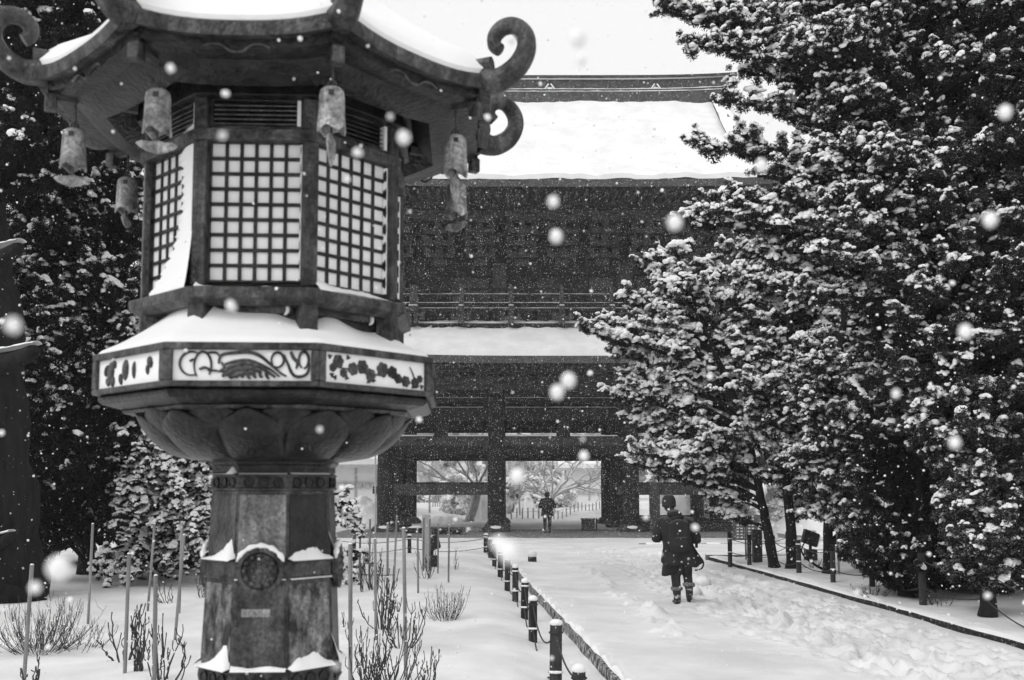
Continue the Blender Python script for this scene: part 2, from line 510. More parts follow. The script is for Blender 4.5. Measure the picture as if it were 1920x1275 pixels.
for t_, w_ in ((.56, .035), (.70, .04), (.82, .03)):      # soft ruts
    rel = (XX - XL(YY)) / (XR(YY) - XL(YY)) - t_ - .03 * (vnoise(YY * .35, YY * 0 + t_ * 9, 71) - .5)
    ZZ -= .055 * np.exp(-(rel / w_) ** 2) * (YY < 32) * (YY > 6) * (.4 + vnoise(XX * 1.5, YY * .9, 72))
lane = sstep(0.2, 0.5, (XX - XL(YY)) / (XR(YY) - XL(YY))) * sstep(1.02, 0.9, (XX - XL(YY)) / (XR(YY) - XL(YY))) * (YY < 30) * (YY > 6)
ZZ += lane * (0.018 * (vnoise(XX * 4, YY * 3, 21) - 0.5) + 0.024 * (vnoise(XX * 11, YY * 11, 22) - 0.5))
ny, nx = XX.shape
idx = np.arange(ny * nx).reshape(ny, nx)
gf = np.stack([idx[:-1, :-1], idx[:-1, 1:], idx[1:, 1:], idx[1:, :-1]], -1).reshape(-1, 4)
ground = raw_mesh('snow_ground', np.stack([XX, YY, ZZ], -1).reshape(-1, 3), gf, 'snow_ground', smooth=True)
tag(ground, 'deep white snow covering the garden and the trodden path', None, kind='structure')

# kerbs
def strip(name, pts, wid, z0, z1, m, label):
    b = MB()
    rows = [[], [], [], [], []]
    for i, p in enumerate(pts):
        p = Vector(p); t = (Vector(pts[min(i + 1, len(pts) - 1)]) - Vector(pts[max(i - 1, 0)])); t.z = 0; t.normalize()
        s = Vector((t.y, -t.x, 0)) * wid * 0.5
        j = random.uniform(-0.006, 0.006)
        for r, q in enumerate([p - s + Vector((0, 0, z0)), p - s + Vector((0, 0, z1 + j)), p + s + Vector((0, 0, z1 + j)), p + s + Vector((0, 0, z0))]):
            rows[r].append(q)
    b.grid(rows[:4])
    o = b.build(name, m)
    tag(o, label, None, kind='structure')
    return o
def snow_ridge(name, pts, wid, hgt, parent, m='snow_smooth'):
    """a rounded roll of snow lying along a line, its height uneven"""
    b = MB(); rows = []
    for i, p in enumerate(pts):
        p = Vector(p); t = (Vector(pts[min(i + 1, len(pts) - 1)]) - Vector(pts[max(i - 1, 0)])); t.normalize()
        s = Vector((t.y, -t.x, 0)).normalized()
        h = hgt * random.uniform(0.6, 1.2); w = wid * random.uniform(0.85, 1.1)
        rows.append([p + s * (w * math.cos(a)) + Vector((0, 0, h * math.sin(a))) for a in [math.pi * k / 6 for k in range(7)]])
    b.grid(rows)
    return b.build(name, m, parent, smooth='all')
kl = [(float(XL(y)) + 0.0, y, 0) for y in np.arange(6.2, 25.0, 0.35)]
kerb_l = strip('kerb', kl, 0.10, -0.3, -0.005, 'post_snowy', 'dark low kerb board along the left edge of the snowy path')
snow_ridge('snow_cap', [Vector(p) + Vector((0.055, 0, -0.012)) for p in kl], 0.075, 0.045, kerb_l, 'snow')
kr = [(float(XR(y)), y, 0) for y in np.arange(6.2, BED_END, 0.35)] + [(float(XR(BED_END)), BED_END, 0)]
kerb_r = strip('kerb', kr, 0.10, -0.2, 0.07, 'kerb_dark', 'thin dark kerb along the right edge of the path')
snow_ridge('snow_cap', [Vector(p) + Vector((0.045, 0, 0.06)) for p in kr], 0.085, 0.045, kerb_r, 'snow')
xr = float(XR(BED_END))
kb = [(xr - 0.1, BED_END, 0)] + [(x, BED_END + 0.1 * math.sin(x), 0) for x in np.arange(xr + 0.5, 22, 0.6)]
kerb_b = strip('kerb', kb, 0.16, -0.2, 0.13, 'stone', 'grey stone kerb closing the far end of the right-hand tree bed')
snow_ridge('snow_cap', [Vector(p) + Vector((0, 0, 0.12)) for p in kb], 0.10, 0.05, kerb_b, 'snow')
zf = zg1(6, 34)
kf = [(x, 33.2, 0) for x in np.arange(4.2, 24, 0.8)]
kerb_f = strip('kerb', kf, 0.14, zf - 0.2, zf + 0.03, 'post', 'thin dark edging line in the snow before the gate')
for a, b_ in ((4.4, 5.6), (6.4, 7.0), (9.3, 10.4), (13.0, 15.0)):
    snow_ridge('snow_cap', [(x, 33.14, zf + 0.0) for x in np.arange(a, b_, 0.15)], 0.12, 0.07, kerb_f, 'snow')

# ------------------------------------------------------------------ the two-storey temple gate
GX, GY = 2.21, 48.15
YF, YM, YB = 43.0, 48.15, 53.3
GZ = -0.14
gate = thing('temple_gate', (GX, GY, GZ), 'huge dark wooden two-storey temple gate with thick snow on both roofs', 'gate')
floor = MB().box(GX - 9.6, GX + 9.6, 38.4, 45.2, GZ - 0.3, GZ + 0.012).build('stone_floor', 'stone', bevel=0.02)
tag(floor, 'bare grey stone apron under the front eave of the gate', None, kind='structure')
def fz(v, Y):
    return P(960, v, Y).z
colX = [GX - 7.65, GX - 2.9, GX + 2.9, GX + 7.65]
CT = 5.6     # column top
def wobble(w, z): return 1
colm = None; basem = None; snowm = None
for Yc in (YF, YM, YB):
    for X in colX:
        if colm is None:
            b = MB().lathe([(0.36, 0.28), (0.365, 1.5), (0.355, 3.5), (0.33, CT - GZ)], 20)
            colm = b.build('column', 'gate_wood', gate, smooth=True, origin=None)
            colm.location = (X, Yc, GZ)
            b = MB().lathe([(0.62, 0.0), (0.62, 0.12), (0.56, 0.17), (0.46, 0.27), (0.42, 0.3)], 20)
            basem = b.build('column_base', 'gate_wood2', gate, smooth=True); basem.location = (X, Yc, GZ)
            b = MB().ell((0, -0.36, 0.16), (0.3, 0.22, 0.13), 12, 8, 0.05)
            snowm = b.build('snow_cap', 'snow', gate, smooth='all'); snowm.location = (X, Yc, GZ)
        else:
            share('column', colm, gate, (X, Yc, GZ)); share('column_base', basem, gate, (X, Yc, GZ))
            if Yc == YF: share('snow_cap', snowm, gate, (X, Yc, GZ))
# tie beams: rows of them between the columns
def beam(x0, x1, y0, y1, z0, z1, m='gate_wood', name='beam', bev=0.02):
    return MB().box(x0, x1, y0, y1, z0, z1).build(name, m, gate, bevel=bev)
zA0, zA1 = fz(853, YF), fz(818, YF)
zB0, zB1 = fz(788, YF), fz(764, YF)
zC0, zC1 = fz(751, YF), CT + 0.25
for Yc in (YF, YM, YB):
    for i in range(3):
        x0, x1 = colX[i] + 0.3, colX[i + 1] - 0.3
        beam(x0, x1, Yc - 0.16, Yc + 0.16, zA0, zA1)
        if Yc == YF:
            beam(x0, x1, Yc - 0.19, Yc + 0.1, zA0 + 0.38, zA1 - 0.05, 'gate_wood2', 'beam_face')
        beam(x0, x1, Yc - 0.13, Yc + 0.13, zB0, zB1)
        beam(x0, x1, Yc - 0.2, Yc + 0.2, zC0, zC1 - 0.05)
        if Yc == YF:
            xm = (x0 + x1) / 2
            MB().poly([(xm - 0.3, Yc - 0.14, zA1 + 0.004), (xm + 0.3, Yc - 0.14, zA1 + 0.004), (xm + 0.2, Yc - 0.14, zB0 - 0.004), (xm - 0.2, Yc - 0.14, zB0 - 0.004)], (0, 1, 0), 0.28).build('strut', 'gate_wood', gate)
            for a, c in ((x0 + 0.12, xm - 0.33), (xm + 0.33, x1 - 0.1)):
                snow_ridge('snow_line', [(x, Yc - 0.09, zA1 - 0.005) for x in np.arange(a, c, 0.2)], 0.10, 0.085, gate, 'snow')
            snow_ridge('snow_line', [(x, Yc - 0.08, zB1 - 0.004) for x in np.arange(x0 + .1, x1 - .1, 0.2)], 0.06, 0.028, gate, 'snow')
            snow_ridge('snow_line', [(x, Yc - 0.19, zC0 + 0.1) for x in np.arange(x0 + .1, x1 - .1, 0.2)], 0.03, 0.02, gate, 'snow')
    # low rails in the side bays
    for i in (0, 2):
        if Yc == YF:
            beam(colX[i] + 0.33, colX[i + 1] - 0.33, Yc - 0.12, Yc + 0.12, fz(928, YF), fz(907, YF), 'gate_wood2', 'low_rail')
            beam(colX[i] - 0.55, colX[i] - 0.3, Yc - 0.1, Yc + 0.1, fz(926, YF), fz(912, YF), 'gate_wood2', 'tenon')
        else:
            beam(colX[i] + 0.33, colX[i + 1] - 0.33, Yc - 0.12, Yc + 0.12, 1.55, 2.0, 'gate_wood', 'low_rail')
    beam(colX[2] + 0.3, colX[3] - 0.3, Yc - 0.1, Yc + 0.1, GZ + 0.02, GZ + 0.42, 'gate_wood', 'sill')
for X in colX:                                     # beams running front to back, and the joists overhead
    for y0, y1 in ((YF, YM), (YM, YB)):
        beam(X - 0.15, X + 0.15, y0 + 0.3, y1 - 0.3, zA0 - 0.004, zA1 - 0.03, 'gate_wood', 'cross_beam')
        beam(X - 0.15, X + 0.15, y0 + 0.3, y1 - 0.3, zC0, zC1 - 0.07, 'gate_wood', 'cross_beam')
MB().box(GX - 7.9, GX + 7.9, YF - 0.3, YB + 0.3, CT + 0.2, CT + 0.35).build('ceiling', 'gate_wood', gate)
for x0, x1 in ((5.9, 6.32),):                      # the slim prop beside the right-hand column
    beam(x0 - 0.1, x1 - 0.1, 42.0, 42.3, GZ, fz(905, 42.1), 'gate_wood2', 'prop')
beam(10.0 - 0.9, 10.0 - 0.15, 42.75, 42.9, fz(905, 43), fz(876, 43), 'gate_wood', 'hanging_board')

# bracket sets: stepped arms and blocks under each eave
def bracket_mesh():
    b = MB()
    b.box(-0.28, 0.28, -0.28, 0.28, 0, 0.3)
    for k in range(3):
        z = 0.3 + k * 0.42; ext = 0.75 + k * 0.6
        b.box(-0.11, 0.11, -ext, 0.5, z, z + 0.22)
        b.box(-0.75 - 0.08 * k, 0.75 + 0.08 * k, -ext + 0.14, -ext + 0.36, z + 0.03, z + 0.22)
        for xx in (-0.68 - 0.08 * k, 0, 0.68 + 0.08 * k):
            b.box(xx - 0.15, xx + 0.15, -ext + 0.09, -ext + 0.41, z + 0.225, z + 0.42)
    return b
bm0 = bracket_mesh().build('bracket', 'gate_wood2', gate, bevel=0)
bm0.location = (colX[0], YF - 0.05, CT + 0.2)
low_x = []
for i in range(3):
    k = 3 if i == 1 else 2
    for q in range(k + (1 if i == 2 else 0)):
        low_x.append(colX[i] + (colX[i + 1] - colX[i]) * q / k)
zl = CT + 0.2
for X in low_x[1:]:
    share('bracket', bm0, gate, (X, YF - 0.05, zl))
for Y in (YF + 2.6, YM, YB - 2.6, YB):
    share('bracket', bm0, gate, (GX + 7.75, Y, zl), math.pi / 2)
    share('bracket', bm0, gate, (GX - 7.75, Y, zl), -math.pi / 2)
for k, z in enumerate((zl + 0.72, zl + 1.14, zl + 1.56)):   # purlins carried by the arms
    ext = 0.5 + 0.6 * k
    beam(GX - 7.9 - ext, GX + 7.9 + ext, YF - 0.2 - ext, YF + 0.02 - ext, z, z + 0.18, 'gate_wood', 'purlin', 0)
    snow_ridge('snow_line', [(x, YF - 0.19 - ext, z + 0.176) for x in np.arange(GX - 7.9, GX + 7.9, 0.3)], 0.02, 0.016, gate, 'snow') if k == 0 else None

def lift(u, p=3.2): return abs(u) ** p
# skirt roof between the storeys
LE_Y, LE_Z = 39.4, fz(668, 39.4)
LB = GY - LE_Y; LA = 12.1
LW_B, LW_A, LW_Z = GY - 42.3, 7.9, fz(612, 42.3)
def skirt_point(side, u, t, dz=0.0):
    """side 0 front 1 right 2 back 3 left; u in -1..1 along, t 0 eave .. 1 wall"""
    a = LA + (LW_A - LA) * t; bb = LB + (LW_B - LB) * t
    z = LE_Z + (LW_Z - LE_Z) * (0.75 * t + 0.25 * t * t) + 0.55 * lift(u) * (1 - t) + dz
    if side == 0: return (GX + u * a, GY - bb, z)
    if side == 2: return (GX - u * a, GY + bb, z)
    if side == 1: return (GX + a, GY + u * bb, z)
    return (GX - a, GY - u * bb, z)
def skirt(name, m, z_top, z_bot, inset=0.0, noise=0.0, smooth=True):
    b = MB(); N = 110; T = 12
    for s in range(4):
        top = [[Vector(skirt_point(s, -1 + 2 * i / N, inset + (1 - inset) * j / T, z_top + noise * (float(vnoise(i * .8 + s * 50, j * .8, 53)) - .5))) for i in range(N + 1)] for j in range(T + 1)]
        bot = [[Vector(skirt_point(s, -1 + 2 * i / N, inset + (1 - inset) * j / T, z_bot)) for i in range(N + 1)] for j in range(T + 1)]
        b.grid(top); b.grid(bot); b.grid([bot[0], top[0]])
    return b.build(name, m, gate, smooth=smooth, fix=False)
skirt('lower_roof', 'roof_tile', 0.0, -0.28)
skirt('lower_roof_snow', 'snow', 0.24, 0.012, 0.012, 0.12)
rf = MB().box(-0.055, 0.055, 0, 3.0, -0.08, 0.08).build('rafter', 'gate_wood2', gate)
rf.location = (GX - 11.4, LE_Y + 0.25, LE_Z - 0.3); rf.rotation_euler = (R(14), 0, 0)
for i in range(1, 58):
    o = share('rafter', rf, gate, (GX - 11.4 + i * 0.4, LE_Y + 0.25, LE_Z - 0.38 + 0.5 * lift((-11.4 + i * 0.4) / 12.1)))
    o.rotation_euler = (R(14), 0, 0)

# balcony and upper storey
BY = 41.75
bz = fz(606, BY)
MB().box(GX - 8.8, GX + 8.8, BY, 2 * GY - BY, bz - 0.22, bz).build('balcony_floor', 'gate_wood', gate)
snow_ridge('snow_line', [(x, BY + 0.06, bz - 0.004) for x in np.arange(GX - 8.7, GX + 8.7, 0.25)], 0.05, 0.07, gate, 'snow')
for k, (v, th) in enumerate(((540, 0.10), (551, 0.07), (567, 0.07), (577, 0.12))):
    z = fz(v, BY)
    MB().box(GX - 8.8, GX + 8.8, BY + 0.02 * k, BY + 0.12 + 0.02 * k, z - th, z).build('railing', 'gate_wood', gate)
    if k: snow_ridge('snow_line', [(x, BY + 0.05 + 0.02 * k, z - 0.006) for x in np.arange(GX - 8.7, GX + 8.7, 0.25)], 0.05, 0.032, gate, 'snow')
pb = MB().box(-0.09, 0.09, -0.09, 0.09, 0.0, 1.42).lathe([(0.10, 1.42), (0.13, 1.46), (0.13, 1.54), (0.06, 1.62), (0.02, 1.68)], 10)
post0 = pb.build('railing_post', 'gate_wood2', gate); post0.location = (GX - 8.4, BY + 0.05, bz)
cb = MB().box(-0.12, 0.12, -0.12, 0.4, 0.0, 0.5).box(-0.42, 0.42, -0.1, 0.1, 0.16, 0.3).box(-0.42, -0.28, -0.14, 0.14, 0.28, 0.44).box(0.28, 0.42, -0.14, 0.14, 0.28, 0.44).ell((0, -0.05, 0.6), (0.15, 0.15, 0.15), 10, 6)
crn0 = cb.build('balcony_bracket', 'gate_wood2', gate); crn0.location = (GX - 8.4, BY - 0.25, bz - 0.05)
pcap = MB().ell((0, 0, 0), (0.11, 0.11, 0.04), 10, 6).build('snow_cap', 'snow', gate, smooth='all'); pcap.location = (GX - 8.4, BY + 0.05, bz + 1.46)
bx = [P(u, 600, BY).x for u in (772, 865, 958, 1053, 1147, 1240)]
for X in [GX - 6.3] + bx + [GX + 6.3, GX + 8.4]:
    share('railing_post', post0, gate, (X, BY + 0.05, bz)); share('balcony_bracket', crn0, gate, (X, BY - 0.25, bz - 0.05))
    share('snow_cap', pcap, gate, (X, BY + 0.05, bz + 1.46))
    share('snow_cap', pcap, gate, (X, BY - 0.3, bz + 0.72), scale=(1.1, 1.1, .7))
UY = 43.6; UA = 7.2; UZ1 = 11.6
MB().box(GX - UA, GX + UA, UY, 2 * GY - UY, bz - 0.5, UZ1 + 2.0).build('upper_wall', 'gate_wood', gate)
uc = MB().lathe([(0.3, 0), (0.3, UZ1 - bz)], 16).build('column', 'gate_wood2', gate, smooth=True); uc.location = (GX - 7.2, UY - 0.1, bz)
for X in (GX - 2.75, GX + 2.75, GX + 7.2):
    share('column', uc, gate, (X, UY - 0.1, bz))
for i, (a, c) in enumerate(((-6.6, -3.2), (-2.3, 2.3), (3.2, 6.6))):       # shutters and windows of the upper storey
    n = 4 if i == 1 else 2
    for k in range(n):
        x0 = GX + a + (c - a) * k / n; x1 = GX + a + (c - a) * (k + 1) / n
        MB().box(x0 + 0.05, x1 - 0.05, UY - 0.08, UY + 0.05, bz + 0.35, bz + 2.3).build('door_panel', 'gate_wood2' if k % 2 else 'gate_wood', gate, bevel=0.02)
for z in (bz + 0.18, bz + 2.45, UZ1 - 0.3):
    MB().box(GX - 7.4, GX + 7.4, UY - 0.2, UY - 0.01, z, z + 0.22).build('beam', 'gate_wood', gate)
UE_Y = 38.9; UE_Z = fz(336, UE_Y)
ub = MB()
ub.box(-0.28, 0.28, -0.28, 0.28, 0, 0.3)
for k in range(4):
    z = 0.3 + k * 0.4; ext = 0.7 + k * 0.6
    ub.box(-0.11, 0.11, -ext, 0.3, z, z + 0.22)
    ub.box(-0.62, 0.62, -ext + 0.14, -ext + 0.36, z + 0.03, z + 0.22)
    for xx in (-0.55, 0, 0.55):
        ub.box(xx - 0.14, xx + 0.14, -ext + 0.09, -ext + 0.41, z + 0.225, z + 0.4)
ubr = ub.build('bracket', 'gate_wood2', gate); ubr.location = (GX - 7.2, UY - 0.05, UZ1 - 0.1)
for i in range(1, 9):
    share('bracket', ubr, gate, (GX - 7.2 + 14.4 * i / 8, UY - 0.05, UZ1 - 0.1))
for Y in (UY + 3, GY, 2 * GY - UY - 3):
    share('bracket', ubr, gate, (GX + 7.2, Y, UZ1 - 0.1), math.pi / 2); share('bracket', ubr, gate, (GX - 7.2, Y, UZ1 - 0.1), -math.pi / 2)
for k in range(4):
    ext = 0.45 + 0.6 * k; z = UZ1 + 0.62 + 0.4 * k
    beam(GX - 7.3 - ext, GX + 7.3 + ext, UY - 0.3 - ext, UY - 0.1 - ext, z, z + 0.18, 'gate_wood', 'purlin', 0)
# main hip-and-gable roof
A0, B0, C0, T0 = 12.7, GY - UE_Y, 8.45, 0.42
RZ = fz(186, GY)
def uz(t): return UE_Z + (RZ - UE_Z) * (0.70 * t + 0.30 * t * t)
def uw(t): return C0 if t >= T0 else A0 + (C0 - A0) * (t / T0)
def upper_roof(name, m, dz, db, noise):
    b = MB(); N = 130; T = 40
    ts = [i / T * T0 for i in range(T // 2 + 1)] + [T0 + (1 - T0) * i / T for i in range(1, T + 1)]
    for s in (-1, 1):
        for d in (dz, db):
            rows = []
            for t in ts:
                w = uw(t)
                rows.append([Vector((GX + u * w, GY + s * B0 * (1 - t), uz(t) + d + 0.7 * lift(u, 4) * max(0, 1 - t / T0) + ((noise * (float(vnoise((GX + u * w) * .9, t * 14, 51)) - .5) + noise * .5 * (float(vnoise((GX + u * w) * 3, t * 40, 52)) - .5)) if noise else 0))) for u in [-1 + 2 * i / N for i in range(N + 1)]])
            b.grid(rows)
            if d == dz: first = rows
        b.grid([rows[0], first[0]])
        b.grid([[r[0] for r in rows], [r[0] for r in first]]); b.grid([[r[-1] for r in rows], [r[-1] for r in first]])
        for d in (dz, db):                 # hipped ends
            rows = []
            for t in [i / 12 * T0 for i in range(13)]:
                w = uw(t); bb = B0 * (1 - t)
                rows.append([Vector((GX + s * w, GY + u * bb, uz(t) + d + 0.7 * lift(u, 4) * max(0, 1 - t / T0))) for u in [-1 + 2 * i / 30 for i in range(31)]])
            b.grid(rows)
            if d == dz: first = rows
        b.grid([rows[0], first[0]])
    return b.build(name, m, gate, smooth=True, fix=False)
upper_roof('upper_roof', 'roof_tile', 0.0, -0.3, 0)
upper_roof('upper_roof_snow', 'snow', 0.22, 0.015, 0.14)
for s in (-1, 1):      # gable wall and the ridge that runs down beside it
    pts = [(GX + s * (C0 - 0.7), GY + B0 * (1 - t) * sg, uz(t) - 0.05) for sg, tt in ((-1, [T0, .6, .8, 1]), (1, [.8, .6, T0])) for t in tt]
    MB().poly(pts, (s, 0, 0), 0.2).build('gable', 'gate_wood', gate)
    for sg in (-1, 1):
        path = [Vector((GX + s * (C0 - 0.55), GY + sg * B0 * (1 - t), uz(t) + 0.25)) for t in [0.3 + 0.65 * i / 10 for i in range(11)]]
        MB().tube(path, 0.32, 8).build('verge_ridge', 'roof_tile', gate, smooth=True)
        snow_ridge('snow_line', [p + Vector((0, 0, 0.2)) for p in path], 0.38, 0.25, gate, 'snow_smooth')
        MB().box(GX + s * (C0 - 0.55) - 0.3, GX + s * (C0 - 0.55) + 0.3, GY + sg * 1.2 - 0.25, GY + sg * 1.2 + 0.25, uz(.87) + 0.2, uz(.87) + 1.0).build('ridge_end_tile', 'roof_tile', gate, bevel=0.04)
# ridge beam
r0, r1 = fz(187, GY), fz(150, GY)
hl = C0 + 0.1
for nm, y, za, zb, m in (('ridge_base', 0.65, r0 - 0.5, r0 + 0.16, 'roof_tile'), ('ridge_course', 0.55, r0 + 0.2, r0 + 0.32, 'roof_tile'), ('ridge_wall', 0.42, r0 - 0.2, r1 - 0.14, 'roof_tile'), ('ridge_top', 0.6, r1 - 0.12, r1, 'gate_wood2')):
    rows = []
    for i in range(25):
        u = -1 + 2 * i / 24; up = 0.16 * abs(u) ** 4; x = GX + u * (hl + (0.35 if nm == 'ridge_top' else 0))
        rows.append([(x, GY - y, za + up), (x, GY - y, zb + up), (x, GY + y, zb + up), (x, GY + y, za + up), (x, GY - y, za + up)])
    MB().grid(rows).build(nm, m, gate)
for z, y in ((r0 + 0.155, 0.62), (r0 + 0.315, 0.52), (r1 - 0.16, 0.5)):
    snow_ridge('snow_line', [(GX + u * hl, GY - y, z + 0.16 * abs(u) ** 4) for u in [-1 + 2 * i / 60 for i in range(61)]], 0.06, 0.055, gate, 'snow')
for u in (835, 1030, 1227):                       # triangle crests on the ridge
    X = P(u, 170, GY).x; y = GY - 0.44
    z0, z1 = fz(178, GY), fz(164, GY)
    e = MB()
    for q in (-1, 1):
        e.poly([(X + q * 0.36, y, z0), (X + q * 0.30, y, z0), (X + q * 0.03, y, z1 - 0.02), (X + q * 0.08, y, z1 + 0.02)], (0, -1, 0), 0.05)
    e.poly([(X - 0.14, y, fz(171, GY)), (X + 0.14, y, fz(171, GY)), (X, y, fz(176, GY))], (0, -1, 0), 0.05)
    e.build('ridge_crest', 'snow', gate)
rf2 = MB().box(-0.055, 0.055, 0, 3.6, -0.08, 0.08).build('rafter', 'gate_wood2', gate)
rf2.location = (GX - 12.0, UE_Y + 0.3, UE_Z - 0.36); rf2.rotation_euler = (R(10), 0, 0)
for i in range(1, 61):
    o = share('rafter', rf2, gate, (GX - 12.0 + i * 0.4, UE_Y + 0.3, UE_Z - 0.42 + 0.6 * lift((-12.0 + i * 0.4) / 12.7, 4)))
    o.rotation_euler = (R(10), 0, 0)

# ------------------------------------------------------------------ the bronze lantern
LX, LY, PSI = -0.855, 3.6, R(2.7)
CS, SN = math.cos(math.pi / 8), math.sin(math.pi / 8)
LZ = zg1(LX, LY)
lantern = thing('bronze_lantern', (LX, LY, LZ), 'tall octagonal bronze garden lantern in the foreground, snow on its roof and ledge', 'lantern')
LC = (LX, LY, 0)
def Hh(v, r): return P(960, v, LY - CS * r).z
ROT8 = R(-112.5) + PSI
def octo(prof, name, m, bevel=0.004, parent=None):
    return MB().lathe([(r, z) for r, z in prof], 8, LC, ROT8).build(name, m, parent or lantern, bevel=bevel)
def fdir(j):
    a = R(-90 + 45 * j) + PSI
    return Vector((math.cos(a), math.sin(a), 0)), Vector((-math.sin(a), math.cos(a), 0))
def vdir(k):
    a = R(-112.5 + 45 * k) + PSI
    return Vector((math.cos(a), math.sin(a), 0)), Vector((-math.sin(a), math.cos(a), 0))
def fpt(j, d, u, z):
    n, t = fdir(j)
    p = Vector(LC) + n * d + t * u
    return Vector((p.x, p.y, z))
def fbox(b, j, d0, d1, u0, u1, z0, z1):
    return b.hexa([fpt(j, d0, u0, z0), fpt(j, d0, u1, z0), fpt(j, d1, u1, z0), fpt(j, d1, u0, z0), fpt(j, d0, u0, z1), fpt(j, d0, u1, z1), fpt(j, d1, u1, z1), fpt(j, d1, u0, z1)])
# --- foot (below the frame) : stone steps, lotus base
octo([(0.85, LZ - 0.2), (0.85, LZ + 0.18)], 'step', 'stone', 0.01)
octo([(0.62, LZ + 0.182), (0.62, LZ + 0.4)], 'step', 'stone', 0.01)
MB().lathe([(0.52, LZ + 0.402), (0.54, LZ + 0.46), (0.44, LZ + 0.56), (0.3, LZ + 0.66), (0.27, LZ + 0.72)], 32, LC).build('foot', 'bronze', lantern, smooth=True)
# --- post
zb0, zb1 = Hh(1300, .25), Hh(1258, .25)
zm0, zm1 = Hh(1090, .24), Hh(1051, .24)
zt0, zt1 = Hh(921, .23), Hh(888, .23)
def rpost(z): return 0.247 + (0.217 - 0.247) * (z - zb0) / (zt0 - zb0)
octo([(0.25, LZ + 0.7), (rpost(zb0), zb0), (rpost(zm0), zm0), (rpost(zt0), zt0), (0.214, zt1 + 0.03)], 'post', 'bronze', 0.004)
def plate(j, z0, z1, m, inset=0.93, proud=0.0035):
    b = MB()
    q = []
    for z in (z0, z1):
        r = rpost(z); a = r * CS; w = r * SN * inset
        q.append([fpt(j, a - 0.01, -w, z), fpt(j, a - 0.01, w, z), fpt(j, a + proud, w, z), fpt(j, a + proud, -w, z)])
    b.hexa(q[0] + q[1])
    return b.build('post_panel', m, lantern, bevel=0.002)
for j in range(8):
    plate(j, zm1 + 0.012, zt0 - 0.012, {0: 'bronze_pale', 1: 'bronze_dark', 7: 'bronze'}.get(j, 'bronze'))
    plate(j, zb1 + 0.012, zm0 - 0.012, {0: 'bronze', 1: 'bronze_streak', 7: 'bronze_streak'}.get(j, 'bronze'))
# the raised ornament on the lower right-hand panel and the plate on the front
b = MB(); zq = Hh(1150, .24); fbox(b, 0, rpost(zq) * CS, rpost(zq) * CS + 0.006, -0.062, 0.035, zq - 0.014, zq + 0.014)
b.build('plate', 'bronze_pale', lantern, bevel=0.003)
def band(zs, ze, rr_, name):
    d = rr_
    return octo([(d, zs), (d + 0.014, zs + 0.004), (d + 0.014, zs + 0.010), (d + 0.006, zs + 0.012), (d + 0.006, ze - 0.012), (d + 0.014, ze - 0.010), (d + 0.014, ze - 0.004), (d, ze)], name, 'bronze', 0.0015)
band(zb0, zb1, rpost(zb1), 'lower_band'); band(zm0, zm1, rpost(zm1), 'middle_band'); band(zt0, zt1, rpost(zt1), 'upper_band')
def disc(j, d, u, z, r, th, name, m, n=18):
    nn, tt = fdir(j); c = fpt(j, d, u, z)
    b = MB()
    rings = [(1.0, 0), (1.0, th), (0.82, th), (0.74, th * 0.55), (0.0001, th * 0.75)]
    vs = []; fs = []
    for q, h in rings:
        for k in range(n):
            a = 2 * math.pi * k / n
            vs.append(c + tt * (r * q * math.cos(a)) + Vector((0, 0, r * q * math.sin(a))) + nn * h)
    for i in range(len(rings) - 1):
        for k in range(n):
            fs.append((i * n + k, i * n + (k + 1) % n, (i + 1) * n + (k + 1) % n, (i + 1) * n + k))
    b.add(vs, fs)
    return b.build(name, m, lantern, smooth=True)
for j in range(8):
    for z0, z1, n in ((zt0, zt1, 3), (zb0, zb1, 3)):
        zc = (z0 + z1) / 2; r = rpost(zc) + 0.006
        for k in range(n):
            disc(j, r * CS - 0.001, (k - (n - 1) / 2) * r * SN * 0.58, zc, (z1 - z0) * 0.30, 0.007, 'stud', 'bronze_dark', 14)
zc = (zm0 + zm1) / 2; rm = rpost(zc)
for j in (0, 2, 4, 6):
    d = rm * CS + 0.008
    MR = 0.078
    disc(j, d, 0, zc, MR, 0.02, 'medallion', 'bronze', 32)
    b = MB(); nn, tt = fdir(j); c = fpt(j, d + 0.017, 0, zc)
    for ring, rad, cnt in ((0.050, 0.013, 12), (0.026, 0.009, 8)):
        for k in range(cnt):
            a = 2 * math.pi * k / cnt; p = c + tt * (ring * math.cos(a)) + Vector((0, 0, ring * math.sin(a)))
            b.ell(p, rad * 0.8, 8, 6)
    b.ell(c, 0.012, 8, 6)
    b.build('medallion_flower', 'bronze', lantern, smooth=True)
    b = MB(); pts = [fpt(j, d + 0.012, (MR + 0.006) * math.cos(a), zc + (MR + 0.006) * math.sin(a)) for a in [R(22 + 136 * k / 16) for k in range(17)]]
    b.tube(pts, [0.003] + [0.009 + 0.003 * math.sin(k * 2.1) for k in range(15)] + [0.003], 8)
    b.build('snow_cap', 'snow_smooth', lantern, smooth='all')
def pile(j, z, d0, depth, hfun, w, n=30, u0=-1, u1=1):
    """snow heaped on a ledge against a face"""
    b = MB(); rows = []
    for i in range(n + 1):
        u = u0 + (u1 - u0) * i / n; h = max(0.002, hfun(u) * (1 + .22 * (float(vnoise(i * .9 + j * 13, z * 40, 61)) - .5)))
        rows.append([fpt(j, d0 - 0.004, u * w, z + h), fpt(j, d0 + depth * 0.35, u * w, z + h * 0.62), fpt(j, d0 + depth * 0.8, u * w, z + h * 0.22), fpt(j, d0 + depth, u * w, z - 0.002)])
    b.grid(rows)
    return b.build('snow_cap', 'snow_smooth', lantern, smooth='all')
